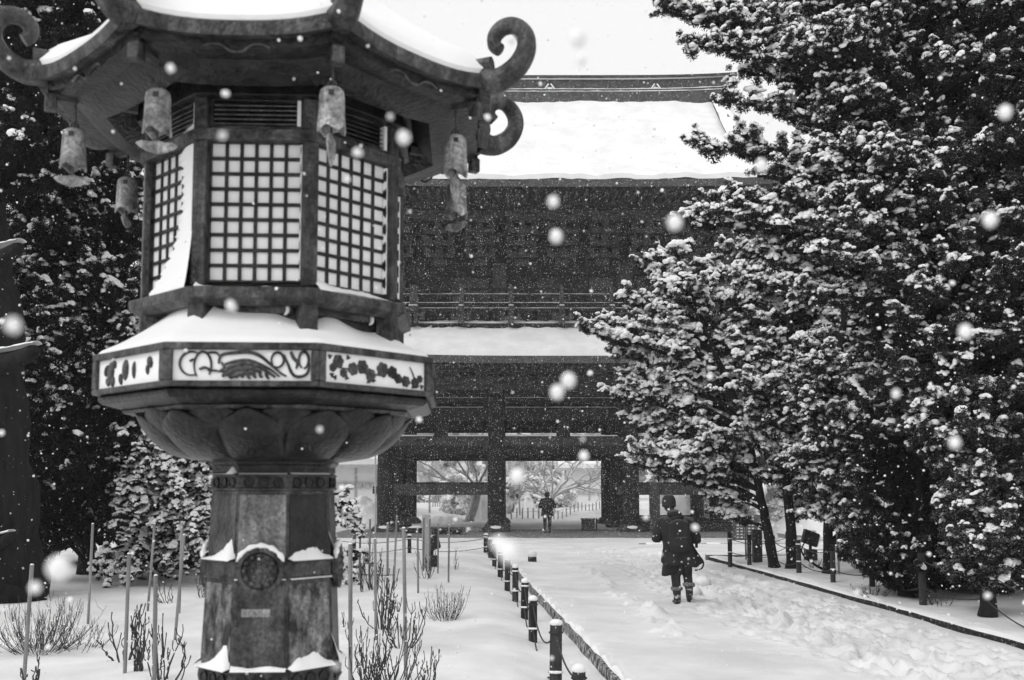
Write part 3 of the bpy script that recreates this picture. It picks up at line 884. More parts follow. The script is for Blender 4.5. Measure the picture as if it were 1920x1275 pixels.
for z, q in ((zm1, 0.8), (zb1, 1.0)):
    r = rpost(z); w = r * SN * 0.98; d = r * CS
    pile(7, z, d, 0.028, lambda u: 0.125 * q * max(0, (u + 1) / 2) ** 1.8 * (1 if u < .72 else max(0, (1.0 - u) / .28)) + 0.006, w)
    pile(1, z, d, 0.028, lambda u: 0.045 * q * max(0, 1 - u * u) ** 1.2 + 0.008 + 0.006 * math.sin(7 * u), w)
    pile(2, z, d, 0.028, lambda u: 0.10 * q * max(0, (1 - u) / 2) ** 1.5 + 0.008, w)
    if z == zb1: pile(0, z, d, 0.02, lambda u: 0.013 + 0.005 * math.sin(5 * u), w)
    for j in (3, 4, 5, 6): pile(j, z, d, 0.024, lambda u: 0.03 + 0.01 * math.sin(4 * u + j), w)
for j in (0, 1): pile(j, zm0 + 0.006, rm * CS, 0.02, lambda u: 0.004, rm * SN * .98)
pile(7, zt1, rpost(zt1) * CS, 0.022, lambda u: 0.035 * math.exp(-((u - 0.6) / 0.25) ** 2) + 0.003, rpost(zt1) * SN)
pile(1, zt1, rpost(zt1) * CS, 0.02, lambda u: 0.007, rpost(zt1) * SN); pile(0, zt1, rpost(zt1) * CS, 0.018, lambda u: 0.004, rpost(zt1) * SN)
# --- neck and lotus bowl
octo([(0.222, zt1 + 0.002), (0.222, Hh(874, .22)), (0.235, Hh(868, .23)), (0.235, Hh(860, .24))], 'neck', 'bronze_dark')
zl0, zl1 = Hh(862, .24), Hh(757, .54)
def bowl(t): return 0.242 + 0.232 * max(t, 1e-6) ** 0.42
MB().lathe([(bowl(t) - 0.012, zl0 + (zl1 - zl0) * t) for t in [i / 12 for i in range(13)]], 48, LC).build('bowl', 'bronze_dark', lantern, smooth=True)
def petal(a0, half, t0, t1, off, bulge, name, m):
    b = MB(); rows = []
    NT, NU = 14, 10
    for i in range(NT + 1):
        s = i / NT; t = t0 + (t1 - t0) * s
        k = 1.0 if s < 0.62 else max(0.02, 1 - ((s - 0.62) / 0.38) ** 1.6)
        row = []
        for q in range(NU + 1):
            u = -1 + 2 * q / NU
            a = a0 + half * k * u
            r = bowl(t) + off + bulge * (1 - u * u) ** 0.7 * (0.35 + 0.65 * math.sin(math.pi * min(1, s * 0.9 + 0.1))) + 0.012 * s ** 4
            row.append((LX + r * math.cos(a), LY + r * math.sin(a), zl0 + (zl1 - zl0) * t))
        rows.append(row)
    b.grid(rows)
    o = b.build(name, m, lantern, smooth='all')
    md = o.modifiers.new('solid', 'SOLIDIFY'); md.thickness = 0.007; md.offset = -1
    return o
NP = 12
for k in range(NP):
    a = R(-90) + PSI + 2 * math.pi * k / NP
    petal(a, math.pi / NP * 0.99, 0.0, 0.93, 0.002, 0.026, 'lotus_petal', 'bronze_dark')
    petal(a + math.pi / NP, math.pi / NP * 0.9, 0.5, 1.0, -0.006, 0.016, 'lotus_petal', 'bronze_dark')
# --- platform rim
RR = 0.62
zr0, zr1 = Hh(724, RR), Hh(641, RR)
zu = Hh(744, 0.60)
octo([(0.44, zl1 - 0.02), (0.50, zl1 - 0.004), (0.585, zu), (0.60, zu + 0.012), (0.598, zr0 - 0.006), (0.585, zr0), (0.585, zr1 - 0.01), (0.45, zr1 - 0.01)], 'platform', 'bronze_dark', 0.003)
octo([(0.47, zl1 - 0.016), (0.515, zl1 - 0.012), (0.525, zl1 - 0.002), (0.515, zl1 + 0.004)], 'moulding', 'bronze', 0.002)
ap, hw = RR * CS, RR * SN
f0, f1 = Hh(713, RR), Hh(655, RR)
for j in range(8):
    for nm, u0, u1, z0, z1 in (('frame_rail', -hw, hw, zr0, f0), ('frame_rail', -hw, hw, f1, zr1), ('frame_stile', -hw, -hw + 0.027, f0 + 0.0005, f1 - 0.0005), ('frame_stile', hw - 0.027, hw, f0 + 0.0005, f1 - 0.0005)):
        b = MB(); c = 0.414 * 0.035
        # mitred at the corners so that neighbouring faces meet
        k0 = c if u0 == -hw else 0; k1 = c if u1 == hw else 0
        b.hexa([fpt(j, ap - 0.035, u0 + k0, z0), fpt(j, ap - 0.035, u1 - k1, z0), fpt(j, ap, u1, z0), fpt(j, ap, u0, z0), fpt(j, ap - 0.035, u0 + k0, z1), fpt(j, ap - 0.035, u1 - k1, z1), fpt(j, ap, u1, z1), fpt(j, ap, u0, z1)])
        b.build(nm, 'bronze', lantern, bevel=0.003)
    b = MB(); fbox(b, j, ap - 0.04, ap - 0.014, -hw + 0.026, hw - 0.026, f0 - 0.001, f1 + 0.001); b.build('snow_fill', 'snow_smooth', lantern)
pw, ph = 2 * (hw - 0.027), f1 - f0
def rp(j, x, y, d=-0.011): return fpt(j, ap + d, -pw / 2 + x * pw, f0 + y * ph)
def stroke(b, j, pts, w, d=-0.011):
    n = len(pts); q = smoothpath([rp(j, x, y, d) for x, y in pts], 5)
    m_ = len(q); b.tube(q, [w * (0.55 + 0.45 * math.sin(math.pi * min(1, (i + .8) / (m_ * .9)))) for i in range(m_)], 6)
def arc(cx, cy, rx, ry, a0, a1, n=14):
    return [(cx + rx * math.cos(R(a0 + (a1 - a0) * k / n)), cy + ry * math.sin(R(a0 + (a1 - a0) * k / n))) for k in range(n + 1)]
for j in (0, 2, 4, 6):                                   # scrolling beast and tendrils
    b = MB()
    stroke(b, j, arc(0.135, 0.55, 0.085, 0.38, 60, 290), 0.0045)
    stroke(b, j, arc(0.215, 0.48, 0.062, 0.45, -40, 230), 0.0045)
    stroke(b, j, [(0.25, 0.9), (0.31, 0.9), (0.34, 0.75)], 0.004); stroke(b, j, [(0.25, 0.33), (0.31, 0.32), (0.36, 0.28)], 0.004)
    stroke(b, j, [(0.12, 0.62), (0.15, 0.7)], 0.004); stroke(b, j, [(0.19, 0.36), (0.23, 0.42), (0.27, 0.36)], 0.005)
    stroke(b, j, [(0.33, 0.55), (0.35, 0.82), (0.45, 0.9), (0.55, 0.92), (0.63, 0.8), (0.70, 0.55), (0.78, 0.25), (0.82, 0.15)], 0.0062)
    stroke(b, j, [(0.36, 0.5), (0.44, 0.62), (0.54, 0.66), (0.62, 0.55), (0.70, 0.38), (0.77, 0.14)], 0.006)
    stroke(b, j, arc(0.755, 0.68, 0.045, 0.24, -120, 220), 0.0048); stroke(b, j, arc(0.945, 0.68, 0.035, 0.27, -90, 250), 0.0052)
    stroke(b, j, [(0.80, 0.85), (0.83, 0.55), (0.86, 0.25), (0.90, 0.14), (0.96, 0.2), (0.985, 0.45), (0.975, 0.8)], 0.0055)
    stroke(b, j, [(0.85, 0.95), (0.87, 0.75), (0.90, 0.6), (0.89, 0.4)], 0.0065)
    stroke(b, j, [(0.36, 0.12), (0.40, 0.40), (0.50, 0.55), (0.60, 0.50), (0.68, 0.30), (0.74, 0.12)], 0.008)
    stroke(b, j, [(0.38, 0.18), (0.46, 0.36), (0.56, 0.40), (0.64, 0.26)], 0.0095)
    stroke(b, j, [(0.42, 0.12), (0.50, 0.24), (0.60, 0.22)], 0.009)
    stroke(b, j, [(0.34, 0.30), (0.37, 0.42), (0.35, 0.60)], 0.006)
    for k in range(7): stroke(b, j, [(0.40 + .045 * k, 0.30 + .05 * (k % 2)), (0.41 + .045 * k, 0.14), (0.425 + .045 * k, 0.06 + .05 * (k % 3))], 0.0055)
    b.build('relief', 'bronze', lantern, smooth=True)
def flower(b, j, x, y, r, n=6):
    nn, tt = fdir(j); c = rp(j, x, y, -0.013)
    for k in range(n):
        a = 2 * math.pi * k / n + x * 9
        p = c + tt * (r * .62 * math.cos(a)) + Vector((0, 0, r * .62 * math.sin(a)))
        bb = MB().ell((0, 0, 0), (r * .48, 0.006, r * .48), 10, 6)
        b.add([p + tt * q[0] + nn * q[1] + Vector((0, 0, q[2])) for q in bb.v], bb.f)
    bb = MB().ell((0, 0, 0), (r * .4, 0.009, r * .4), 10, 6); b.add([c + tt * q[0] + nn * q[1] + Vector((0, 0, q[2])) for q in bb.v], bb.f)
for j in (1, 3, 5):                                      # a spray of blossoms
    b = MB()
    for x, y, r in ((.08, .5, .013), (.13, .72, .02), (.18, .35, .014), (.27, .52, .02), (.36, .62, .022), (.44, .38, .02), (.56, .6, .024), (.66, .55, .02), (.72, .35, .016), (.80, .28, .018), (.9, .28, .016), (.95, .42, .012)):
        flower(b, j, x, y, r)
    for x, y in ((.07, .25), (.1, .18), (.21, .2), (.42, .15), (.47, .2), (.88, .12), (.92, .15), (.05, .85), (.22, .88), (.97, .15)):
        flower(b, j, x, y, .0075, 3)
    stroke(b, j, [(.05, .55), (.2, .5), (.35, .55), (.5, .4), (.65, .5), (.8, .25), (.96, .3)], 0.003)
    stroke(b, j, [(.9, .3), (.87, .6), (.84, .8)], 0.0025)
    b.build('relief', 'bronze', lantern, smooth=True)
b = MB()
for x, y, rx, ry, tl in ((.13, .62, .03, .2, .5), (.2, .55, .055, .36, .1), (.16, .22, .03, .16, -.4), (.24, .2, .03, .18, .2), (.26, .8, .03, .14, -.3), (.44, .55, .05, .36, .05), (.37, .25, .025, .2, -.3), (.58, .5, .022, .3, 0), (.82, .68, .04, .2, -.4), (.79, .45, .02, .18, 0)):
    nn, tt = fdir(7); c = rp(7, x, y, -0.013)
    bb = MB().ell((0, 0, 0), (rx * pw, 0.008, ry * ph), 12, 8)
    b.add([c + tt * (p[0] + tl * p[2] * .6) + nn * p[1] + Vector((0, 0, p[2])) for p in bb.v], bb.f)
tag(b.build('relief', 'bronze', lantern, smooth=True), kind='stuff')
# --- snow lying on the platform
def oct_r(a):
    d = (a - PSI + math.pi / 2) % (math.pi / 4)
    d = d if d < math.pi / 8 else d - math.pi / 4
    return CS / math.cos(d)
zs_in = Hh(578, 0.45)
b = MB(); NA, NT = 160, 12; rows = []
for i in range(NT + 1):
    t = i / NT; row = []
    for k in range(NA + 1):
        a = 2 * math.pi * k / NA
        dev = (math.degrees(a - PSI) + 90 + 180) % 360 - 180     # 0 at the front, + to the right
        top = zs_in + 0.062 * math.exp(-((dev + 30) / 22) ** 2) - 0.040 * math.exp(-((dev - 22) / 11) ** 2) + 0.014 * math.exp(-((dev - 36) / 9) ** 2) + 0.012 * math.sin(dev * 0.09) - 0.025 * math.exp(-((dev - 62) / 15) ** 2)
        ro = (RR - 0.008) * oct_r(a); ri = 0.40 * oct_r(a)
        r = ro + (ri - ro) * t
        bulge = 0.03 * math.sin(math.pi * min(1, t * 1.1)) * (0.4 + 0.6 * math.sin(a * 3 + 1) ** 2)
        z = zr1 - 0.004 + 0.016 * min(1, t * 9) ** 0.5 + (top - zr1 - 0.012) * t ** 1.15 - bulge * 0.25
        row.append((LX + r * math.cos(a), LY + r * math.sin(a), z))
    rows.append(row)
b.grid(rows); b.build('snow_cap', 'snow_smooth', lantern, smooth='all')
# --- fire box
RB = 0.47
aB, hB = RB * CS, RB * SN
zp0, zp1 = Hh(640, .45), Hh(561, .46)
octo([(0.42, zp0), (0.42, zp1)], 'plinth', 'bronze_dark')
z_s0, z_s1 = Hh(561, .51), Hh(536, .51)
octo([(0.475, z_s0 - 0.012), (0.498, z_s0), (0.512, z_s0 + 0.006), (0.512, z_s1 - 0.004), (0.505, z_s1)], 'sill', 'bronze', 0.003)
for k in range(8):
    r_, t_ = vdir(k)
    b = MB(); c = Vector(LC) + r_ * 0.445; b.obox((c.x, c.y, (zp0 + z_s0) / 2), r_ * 0.03, t_ * 0.03, (0, 0, (z_s0 - zp0) / 2)); b.build('plinth_post', 'bronze', lantern, bevel=0.004)
for j in range(8):
    b = MB(); fbox(b, j, 0.42 * CS - 0.01, 0.42 * CS + 0.012, -0.125, 0.125, Hh(585, .45), zp1 - 0.004); b.build('plinth_panel', 'bronze', lantern, bevel=0.003)
    b = MB(); q = [fpt(j, 0.42 * CS + 0.016, 0.09 + 0.018 * math.cos(a), Hh(578, .44) + 0.022 * math.sin(a)) for a in [R(-75 + 150 * k / 8) for k in range(9)]]
    b.tube(q, [0.001, .004, .006, .007, .007, .007, .006, .004, .001], 6); b.build('snow_crescent', 'snow_smooth', lantern, smooth='all')
zw0, zw1 = Hh(536, RB), Hh(262, RB)
octo([(0.36, zw0 - .02), (0.36, Hh(150, .4))], 'inner_box', 'bronze_dark', 0)
for k in range(8):
    r_, t_ = vdir(k)
    c = Vector(LC) + r_ * (RB - 0.022)
    z1 = Hh(150, RB)
    MB().obox((c.x, c.y, (zw0 + z1) / 2 + .002), r_ * 0.024, t_ * 0.026, (0, 0, (z1 - zw0) / 2)).build('corner_post', 'bronze', lantern, bevel=0.005)
wz0, wz1 = Hh(529, RB), Hh(262, RB) - 0.003
ww = hB - 0.028                                    # half width between the corner posts
pxm = (LY - aB) / FPX                              # metres in one photograph pixel at the front face
for j in range(8):
    b = MB(); fbox(b, j, aB - 0.05, aB - 0.022, -ww, ww, wz0, wz1)
    win = b.build('window', 'paper', lantern)
    # frame
    for u0, u1, z0, z1 in ((-ww, -ww + 0.008, wz0, wz1), (ww - 0.008, ww, wz0, wz1), (-ww + .008, ww - .008, wz1 - 0.006, wz1), (-ww + .008, ww - .008, wz0, wz0 + 0.008)):
        b = MB(); fbox(b, j, aB - 0.035, aB - 0.006, u0, u1, z0, z1); b.build('window_frame', 'bronze_dark', win, bevel=0.002)
    pw_ = (2 * ww - 0.016) / 6; ph_ = (wz1 - wz0 - 0.012) / 9
    for k in range(1, 6):
        u = -ww + 0.008 + pw_ * k
        b = MB(); fbox(b, j, aB - 0.035, aB - 0.016, u - 0.0058, u + 0.0058, wz0 + .008, wz1 - .006); b.build('lattice_bar', 'bronze_dark', win, bevel=0.0015)
    for k in range(1, 9):
        z = wz0 + 0.007 + ph_ * k
        b = MB(); fbox(b, j, aB - 0.0345, aB - 0.0145, -ww + .008, ww - .008, z - 0.0058, z + 0.0058); b.build('lattice_bar', 'bronze_dark', win, bevel=0.0015)
    # snow plastered along the right-hand edge of each window
    b = MB(); n = 26; rows = []
    for i in range(n + 1):
        z = wz0 + 0.01 + (wz1 - wz0 - 0.02) * i / n; w = 0.006 + 0.0025 * math.sin(i * 1.7 + j)
        rows.append([fpt(j, aB - 0.03, ww - 0.004, z), fpt(j, aB - 0.005, ww - 0.002, z), fpt(j, aB - 0.003, ww - w, z), fpt(j, aB - 0.02, ww - w - 0.003, z)])
    b.grid(rows); b.build('snow_edge', 'snow_smooth', lantern, smooth='all')
    if j in (1, 2, 3, 5, 6):
        pile(j, z_s1 - 0.003, aB - 0.036, 0.075, lambda u: 0.028 + 0.032 * (1 - u) / 2 + 0.006 * math.sin(5 * u), ww + 0.012)
    if j in (0, 4):
        pile(j, z_s1 - 0.003, aB - 0.02, 0.055, lambda u: 0.012 + 0.028 * math.exp(-((u + 1.05) / 0.12) ** 2) + 0.004 * math.sin(6 * u), ww + 0.03)
# drift plastered over the left-hand window
b = MB(); rows = []; n = 54
for i in range(n + 1):
    s = i / n; z = z_s1 + (wz1 - z_s1 - 0.004) * s
    ul = -0.98 + 1.08 * min(1, (s / 0.36)) ** 0.7 if s < 0.36 else 0.10 + 0.16 * math.sin((s - .36) * 5)
    ul += 0.10 * math.sin(i * 1.9) + 0.10 * (float(vnoise(i * 1.3, 5.0, 91)) - .5)
    rows.append([fpt(7, aB - 0.023 + 0.026 * math.sin(math.pi * min(1, q * 1.4 + 0.02) / 2) + 0.03 * (1 - s) ** 3, (ul + (1.06 - ul) * q) * ww, z) for q in [k / 8 for k in range(9)]])
b.grid(rows); b.build('snow_drift', 'snow_smooth', lantern, smooth='all')
zL0, zL1 = Hh(262, .485), Hh(239, .485)
octo([(0.47, zL0 - .001), (0.487, zL0 + 0.001), (0.487, zL1 - .002), (0.472, zL1)], 'lintel', 'bronze', 0.003)
v0, v1 = Hh(237, RB), Hh(184, RB)
for j in range(8):
    b = MB(); fbox(b, j, aB - 0.05, aB - 0.034, -ww, ww, v0, v1); vent = b.build('vent', 'bronze_dark', lantern)
    for u0, u1, z0, z1 in ((-ww, -ww + 0.012, v0, v1), (ww - 0.012, ww, v0, v1), (-ww, ww, v1 - 0.006, v1), (-ww, ww, v0, v0 + 0.005)):
        b = MB(); fbox(b, j, aB - 0.03 if u1 - u0 > .1 else aB - .031, aB - 0.006, u0, u1, z0, z1); b.build('vent_frame', 'bronze', vent, bevel=0.002)
    for k in range(5):
        z = v0 + 0.008 + (v1 - v0 - 0.018) * (k + 0.5) / 5
        b = MB(); b.hexa([fpt(j, aB - 0.034, -ww + .012, z + .004), fpt(j, aB - 0.034, ww - .012, z + .004), fpt(j, aB - 0.012, ww - .012, z - .005), fpt(j, aB - 0.012, -ww + .012, z - .005), fpt(j, aB - 0.034, -ww + .012, z + .007), fpt(j, aB - 0.034, ww - .012, z + .007), fpt(j, aB - 0.012, ww - .012, z - .002), fpt(j, aB - 0.012, -ww + .012, z - .002)])
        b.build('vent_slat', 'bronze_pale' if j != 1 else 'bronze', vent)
    pile(j, v0 - 0.004, aB - 0.03, 0.026, lambda u: (0.012 + 0.05 * max(0, (u + .4)) ** 2 if j == 7 else 0.009 + 0.002 * math.sin(9 * u)), ww)
    b = MB(); fbox(b, j, aB - 0.028, aB - 0.003, ww - 0.02, ww - 0.008, v0 + 0.004, v1 - 0.005)
    b.build('snow_edge', 'snow_smooth', lantern)
# --- eaves and roof
zbm0, zbm1 = Hh(180, .5), Hh(140, .5)
octo([(0.472, zbm0 + .0), (0.502, zbm0 + .004), (0.502, zbm1), (0.46, zbm1 + .01)], 'top_beam', 'bronze_dark', 0.003)
RE = 0.835
zf0, zf1 = Hh(64, RE), Hh(38, RE)
def eave_pt(j, q, r, z, lf):
    """q in -1..1 along face j at circumradius r, corners swept up by lf"""
    p = fpt(j, r * CS, q * r * SN, z + lf * abs(q) ** 2.6)
    return p
def eave_ring(prof, name, m, smooth=40):
    b = MB(); N = 12
    for j in range(8):
        rows = [[eave_pt(j, -1 + 2 * i / N, r, z, lf) for i in range(N + 1)] for r, z, lf in prof]
        b.grid(rows)
    bm = bmesh.new()
    o = b.build(name, m, lantern, smooth=smooth, fix=False)
    bm.from_mesh(o.data); bmesh.ops.remove_doubles(bm, verts=bm.verts, dist=1e-5); bmesh.ops.recalc_face_normals(bm, faces=bm.faces); bm.to_mesh(o.data); bm.free()
    o.data.set_sharp_from_angle(angle=R(30))
    return o
zst = Hh(92, .78)
eave_ring([(RE - 0.03, zf1 - .004, .045), (RE, zf1, .045), (RE + .002, zf1 - .008, .045), (RE - .004, zf0, .04), (RE - 0.05, zf0 + 0.004, .04)], 'fascia', 'bronze')
eave_ring([(RE - 0.045, zf0 + 0.006, .04), (RE - 0.05, zst, .03), (RE - 0.075, zst - 0.008, .025), (RE - 0.12, zst - 0.006, .02)], 'eave_moulding', 'bronze_dark')
eave_ring([(RE - 0.118, zst - 0.004, .02), (RE - 0.16, zst - 0.028, .015), (0.60, zst - 0.045, .01), (0.52, zbm1 + 0.004, 0), (0.46, zbm1 + 0.006, 0)], 'soffit', 'bronze_dark')
def roof_r(s): return RE + (0.10 - RE) * s
def roof_z(s): return zf1 + 0.62 * (0.72 * s + 0.28 * s ** 2.2)
eave_ring([(roof_r(s), roof_z(s), 0.045 * (1 - s) ** 2) for s in [i / 10 for i in range(11)]], 'roof', 'bronze_dark')
eave_ring([(roof_r(0) - 0.012, roof_z(0) + 0.002, .045), (roof_r(0) - 0.008, roof_z(0) + 0.022, .045)] + [(roof_r(s) - 0.012 * (1 - s), roof_z(s) + 0.05 * min(1, .55 + s * 5), 0.05 * (1 - s) ** 2) for s in [0.02, .05, .1, .2, .3, .45, .6, .8, 1.0]], 'snow_cap', 'snow_smooth')
MB().lathe([(0.16, roof_z(1) - .02), (0.17, roof_z(1) + 0.05), (0.10, roof_z(1) + 0.1), (0.14, roof_z(1) + 0.18), (0.12, roof_z(1) + 0.28), (0.01, roof_z(1) + 0.4)], 24, LC).build('finial', 'bronze', lantern, smooth=True)
for k in range(8):
    r_, t_ = vdir(k)
    def vp(r, z): return Vector((LX + r_.x * r, LY + r_.y * r, z))
    path = [vp(roof_r(s), roof_z(s) + 0.045 * (1 - s) ** 2 + 0.03 - 0.35 * s) for s in [0.22, 0.16, 0.10, 0.05, 0.0]]
    z0 = zf0 + 0.055
    curl = [(0.015, 0.005), (0.055, 0.018), (0.098, 0.05), (0.125, 0.10), (0.120, 0.150), (0.085, 0.188), (0.042, 0.190), (0.012, 0.165), (0.010, 0.132), (0.030, 0.112)]
    path2 = smoothpath([vp(RE - 0.03, z0 + 0.012)] + [vp(RE + a, z0 + c) for a, c in curl], 4)
    MB().tube(path, [0.012, 0.02, 0.027, 0.03, 0.032], 8, ref=t_).build('roof_ridge', 'bronze', lantern, smooth=True)
    n2 = len(path2)
    MB().tube(path2, [0.046 - 0.024 * (i / n2) ** 0.8 for i in range(n2)], 10, ref=t_, flat=1.0).build('roof_curl', 'bronze', lantern, smooth=True)
    b = MB(); a0 = vp(0.50, zbm1 - 0.01); a1 = vp(RE - 0.05, zst + 0.015); b.tube([a0, a1], [0.026, 0.02], 6); b.build('hip_rafter', 'bronze_dark', lantern)
    b = MB(); c = vp(RE - 0.06, zst - 0.012); b.obox(c, r_ * 0.02, t_ * 0.02, (0, 0, 0.028)); b.build('rafter_end', 'bronze', lantern, bevel=0.006)
for j in range(8):       # little cloud scroll hanging from the middle of each eave
    b = MB()
    for q in (-1, 1):
        b.tube(smoothpath([fpt(j, (RE - .045) * CS, q * x, zf0 + y) for x, y in ((0.0, -0.034), (0.02, -0.030), (0.045, -0.012), (0.075, -0.010), (0.10, -0.02))], 4), 0.005, 6)
    b.build('eave_scroll', 'bronze', lantern, smooth=True)
# --- wind bells hanging at the eight corners
places = {0: 'left of the front window, before the narrow left face', 1: 'right of the front window, hanging over the lattice top', 7: 'at the far left corner of the eave against dark trees', 2: 'at the right corner, against the snowy gate roof', 6: 'at the back left corner, dim against the evergreens', 3: 'at the back right corner, below the right one'}
for k in (0, 1, 2, 3, 6, 7):
    r_, t_ = vdir(k); rb = {0: .675, 1: .72}.get(k, .70)
    bx_, by_ = LX + r_.x * rb, LY + r_.y * rb
    zt = P(960, 166, LY - 0.64).z + {0: 0, 1: .0, 7: 0, 2: 0.0}.get(k, 0)
    hb = 0.148
    bell = thing('wind_bell', (bx_, by_, zt - hb), 'small bronze bell ' + places[k], 'bell', 'bells hung round the lantern eave')
    b = MB(); N = 32; prof = [(0.012, 0), (0.026, -0.004), (0.036, -0.014), (0.0385, -0.03), (0.040, -0.08), (0.043, -0.12)]
    rows = []
    def lobe(a): return -0.148 + 0.020 * abs(math.cos(a * 2 + 0.5)) ** 1.5
    for r, z in prof: rows.append([(bx_ + r * math.cos(a), by_ + r * math.sin(a) * .85, zt + z) for a in [2 * math.pi * i / N for i in range(N + 1)]])
    rows.append([(bx_ + 0.0445 * math.cos(a), by_ + 0.0445 * math.sin(a) * .85, zt + lobe(a)) for a in [2 * math.pi * i / N for i in range(N + 1)]])
    rows.append([(bx_ + 0.039 * math.cos(a), by_ + 0.039 * math.sin(a) * .85, zt + lobe(a) + .001) for a in [2 * math.pi * i / N for i in range(N + 1)]])
    for r, z in ((0.036, -.12), (0.034, -.03), (0.005, -0.012)): rows.append([(bx_ + r * math.cos(a), by_ + r * math.sin(a) * .85, zt + z) for a in [2 * math.pi * i / N for i in range(N + 1)]])
    b.grid(rows); b.build('body', 'bell', bell, smooth=50)
    # solid dark block painting in the shade of the square opening
    b = MB(); oy = by_ - 0.034; b.box(bx_ - 0.004, bx_ + 0.012, oy - 0.0005, oy + 0.01, zt - 0.036, zt - 0.020); b.build('opening', 'lamp', bell)
    top = zst - 0.03
    b = MB(); b.tube([(bx_, by_, zt - 0.005), (bx_ + 0.003, by_, (zt + top) / 2), (bx_, by_, top + 0.03)], 0.004, 6)
    b.tube([Vector((bx_ + 0.012 * math.cos(a), by_, zt + 0.008 + 0.012 * math.sin(a))) for a in [2 * math.pi * i / 12 for i in range(13)]], 0.0035, 6); b.build('hook', 'bronze', bell, smooth=True)
    dz = {2: 0.035, 1: 0.04}.get(k, 0.03)
    zc2 = zt - hb - dz
    b = MB(); b.tube([(bx_, by_, zt - 0.03), (bx_, by_, zc2 + 0.01)], 0.0035, 6); b.build('clapper_rod', 'bronze', bell)
    ca = {0: 0.3, 1: 1.35, 7: 0.2, 2: 1.1}.get(k, 0.8 * k); ct = Vector((math.cos(ca), math.sin(ca), 0)); cn = Vector((-ct.y, ct.x, 0))
    out = [(-0.062, 0.004), (-0.045, 0.014), (-0.02, 0.012), (0, 0.02), (0.02, 0.012), (0.045, 0.014), (0.062, 0.004), (0.05, -0.008), (0.03, -0.018), (0, -0.026), (-0.03, -0.018), (-0.05, -0.008)]
    if k in (1, 2): out = [(x * 0.55, y * 2.4) for x, y in out]
    c0 = Vector((bx_, by_, zc2))
    b = MB(); b.poly([c0 + ct * x + Vector((0, 0, y)) - cn * 0.003 for x, y in out], cn, 0.006); b.build('clapper', 'bell', bell, bevel=0.002)

# ------------------------------------------------------------------ evergreen trees laden with snow
def make_leaf(i, n=170, L0=0.25):
    g = np.random.default_rng(900 + i)
    d = g.normal(size=(n, 3)); d /= np.linalg.norm(d, axis=1, keepdims=True)
    pos = d * (g.random((n, 1)) ** 0.5) * np.array([.86, .86, .72])
    ax = d + g.normal(size=(n, 3)) * .6; ax /= np.linalg.norm(ax, axis=1, keepdims=True)
    bx = np.cross(ax, g.normal(size=(n, 3))); bx /= np.linalg.norm(bx, axis=1, keepdims=True)
    L = L0 * g.uniform(.6, 1.4, (n, 1))
    v = np.stack([pos - ax * L * .5 - bx * L * .30, pos - ax * L * .5 + bx * L * .30, pos + ax * L * .8], 1).reshape(-1, 3)
    return v, np.arange(len(v)).reshape(-1, 3)
_r = [(0, 0, 1.0)] + [(.60 * math.cos(a), .60 * math.sin(a), .78) for a in [math.pi * k / 4 for k in range(8)]] + [(.95 * math.cos(a), .95 * math.sin(a), .25) for a in [math.pi * (k + .5) / 4 for k in range(8)]] + [(.72 * math.cos(a), .72 * math.sin(a), -.35) for a in [math.pi * k / 4 for k in range(8)]]
BALL_V = np.array(_r)
BALL_F = [(0, 1 + k, 1 + (k + 1) % 8) for k in range(8)]
for q_ in (0, 1):
    for k in range(8):
        a_, b_, c_, d_ = 1 + q_ * 8 + k, 9 + q_ * 8 + k, 1 + q_ * 8 + (k + 1) % 8, 9 + q_ * 8 + (k + 1) % 8
        BALL_F += [(a_, b_, c_), (b_, d_, c_)] if q_ == 0 else [(a_, b_, d_) if False else (a_, b_, c_), (b_, d_, c_)]
BALL_F = np.array(BALL_F)
def make_snow(i, n=13):
    """a cauliflower of small snow lumps sitting on the upper side of a tuft"""
    g = np.random.default_rng(700 + i); V = []; F = []
    n = [8, 9, 11, 7, 10, 8][i % 6]
    for k in range(n):
        th = math.acos(1 - g.random() * (0.80 if k > 2 else 0.25)); ph = g.random() * 6.283
        c = np.array([math.sin(th) * math.cos(ph), math.sin(th) * math.sin(ph), math.cos(th) * .9]) * g.uniform(.6, .9)
        r = g.uniform(.26, .44) if k > 1 else g.uniform(.42, .6)
        T = BALL_V * (1 + g.normal(0, .10, (len(BALL_V), 1))) * np.array([r * g.uniform(.85, 1.3), r * g.uniform(.85, 1.3), r * g.uniform(.85, 1.1)])
        F.append(BALL_F + len(V) * len(BALL_V)); V.append(T + c)
    return np.concatenate(V), np.concatenate(F)
def make_snow_flat(i):
    v, f = make_snow(i + 20); v = v * np.array([1.05, 1.05, .6]); v[:, 2] += .25; return v, f
GN_LEAF = scatter_tree(tuft_variants('leaf_tuft', 6, make_leaf, 'leaf', False))
GN_DARK = scatter_tree(tuft_variants('dark_leaf_tuft', 6, make_leaf, 'leaf_dark', False))
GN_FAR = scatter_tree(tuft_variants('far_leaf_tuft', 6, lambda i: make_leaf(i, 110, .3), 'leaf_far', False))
GN_SNOW = scatter_tree(tuft_variants('snow_tuft', 6, make_snow, 'snow_tree', True))
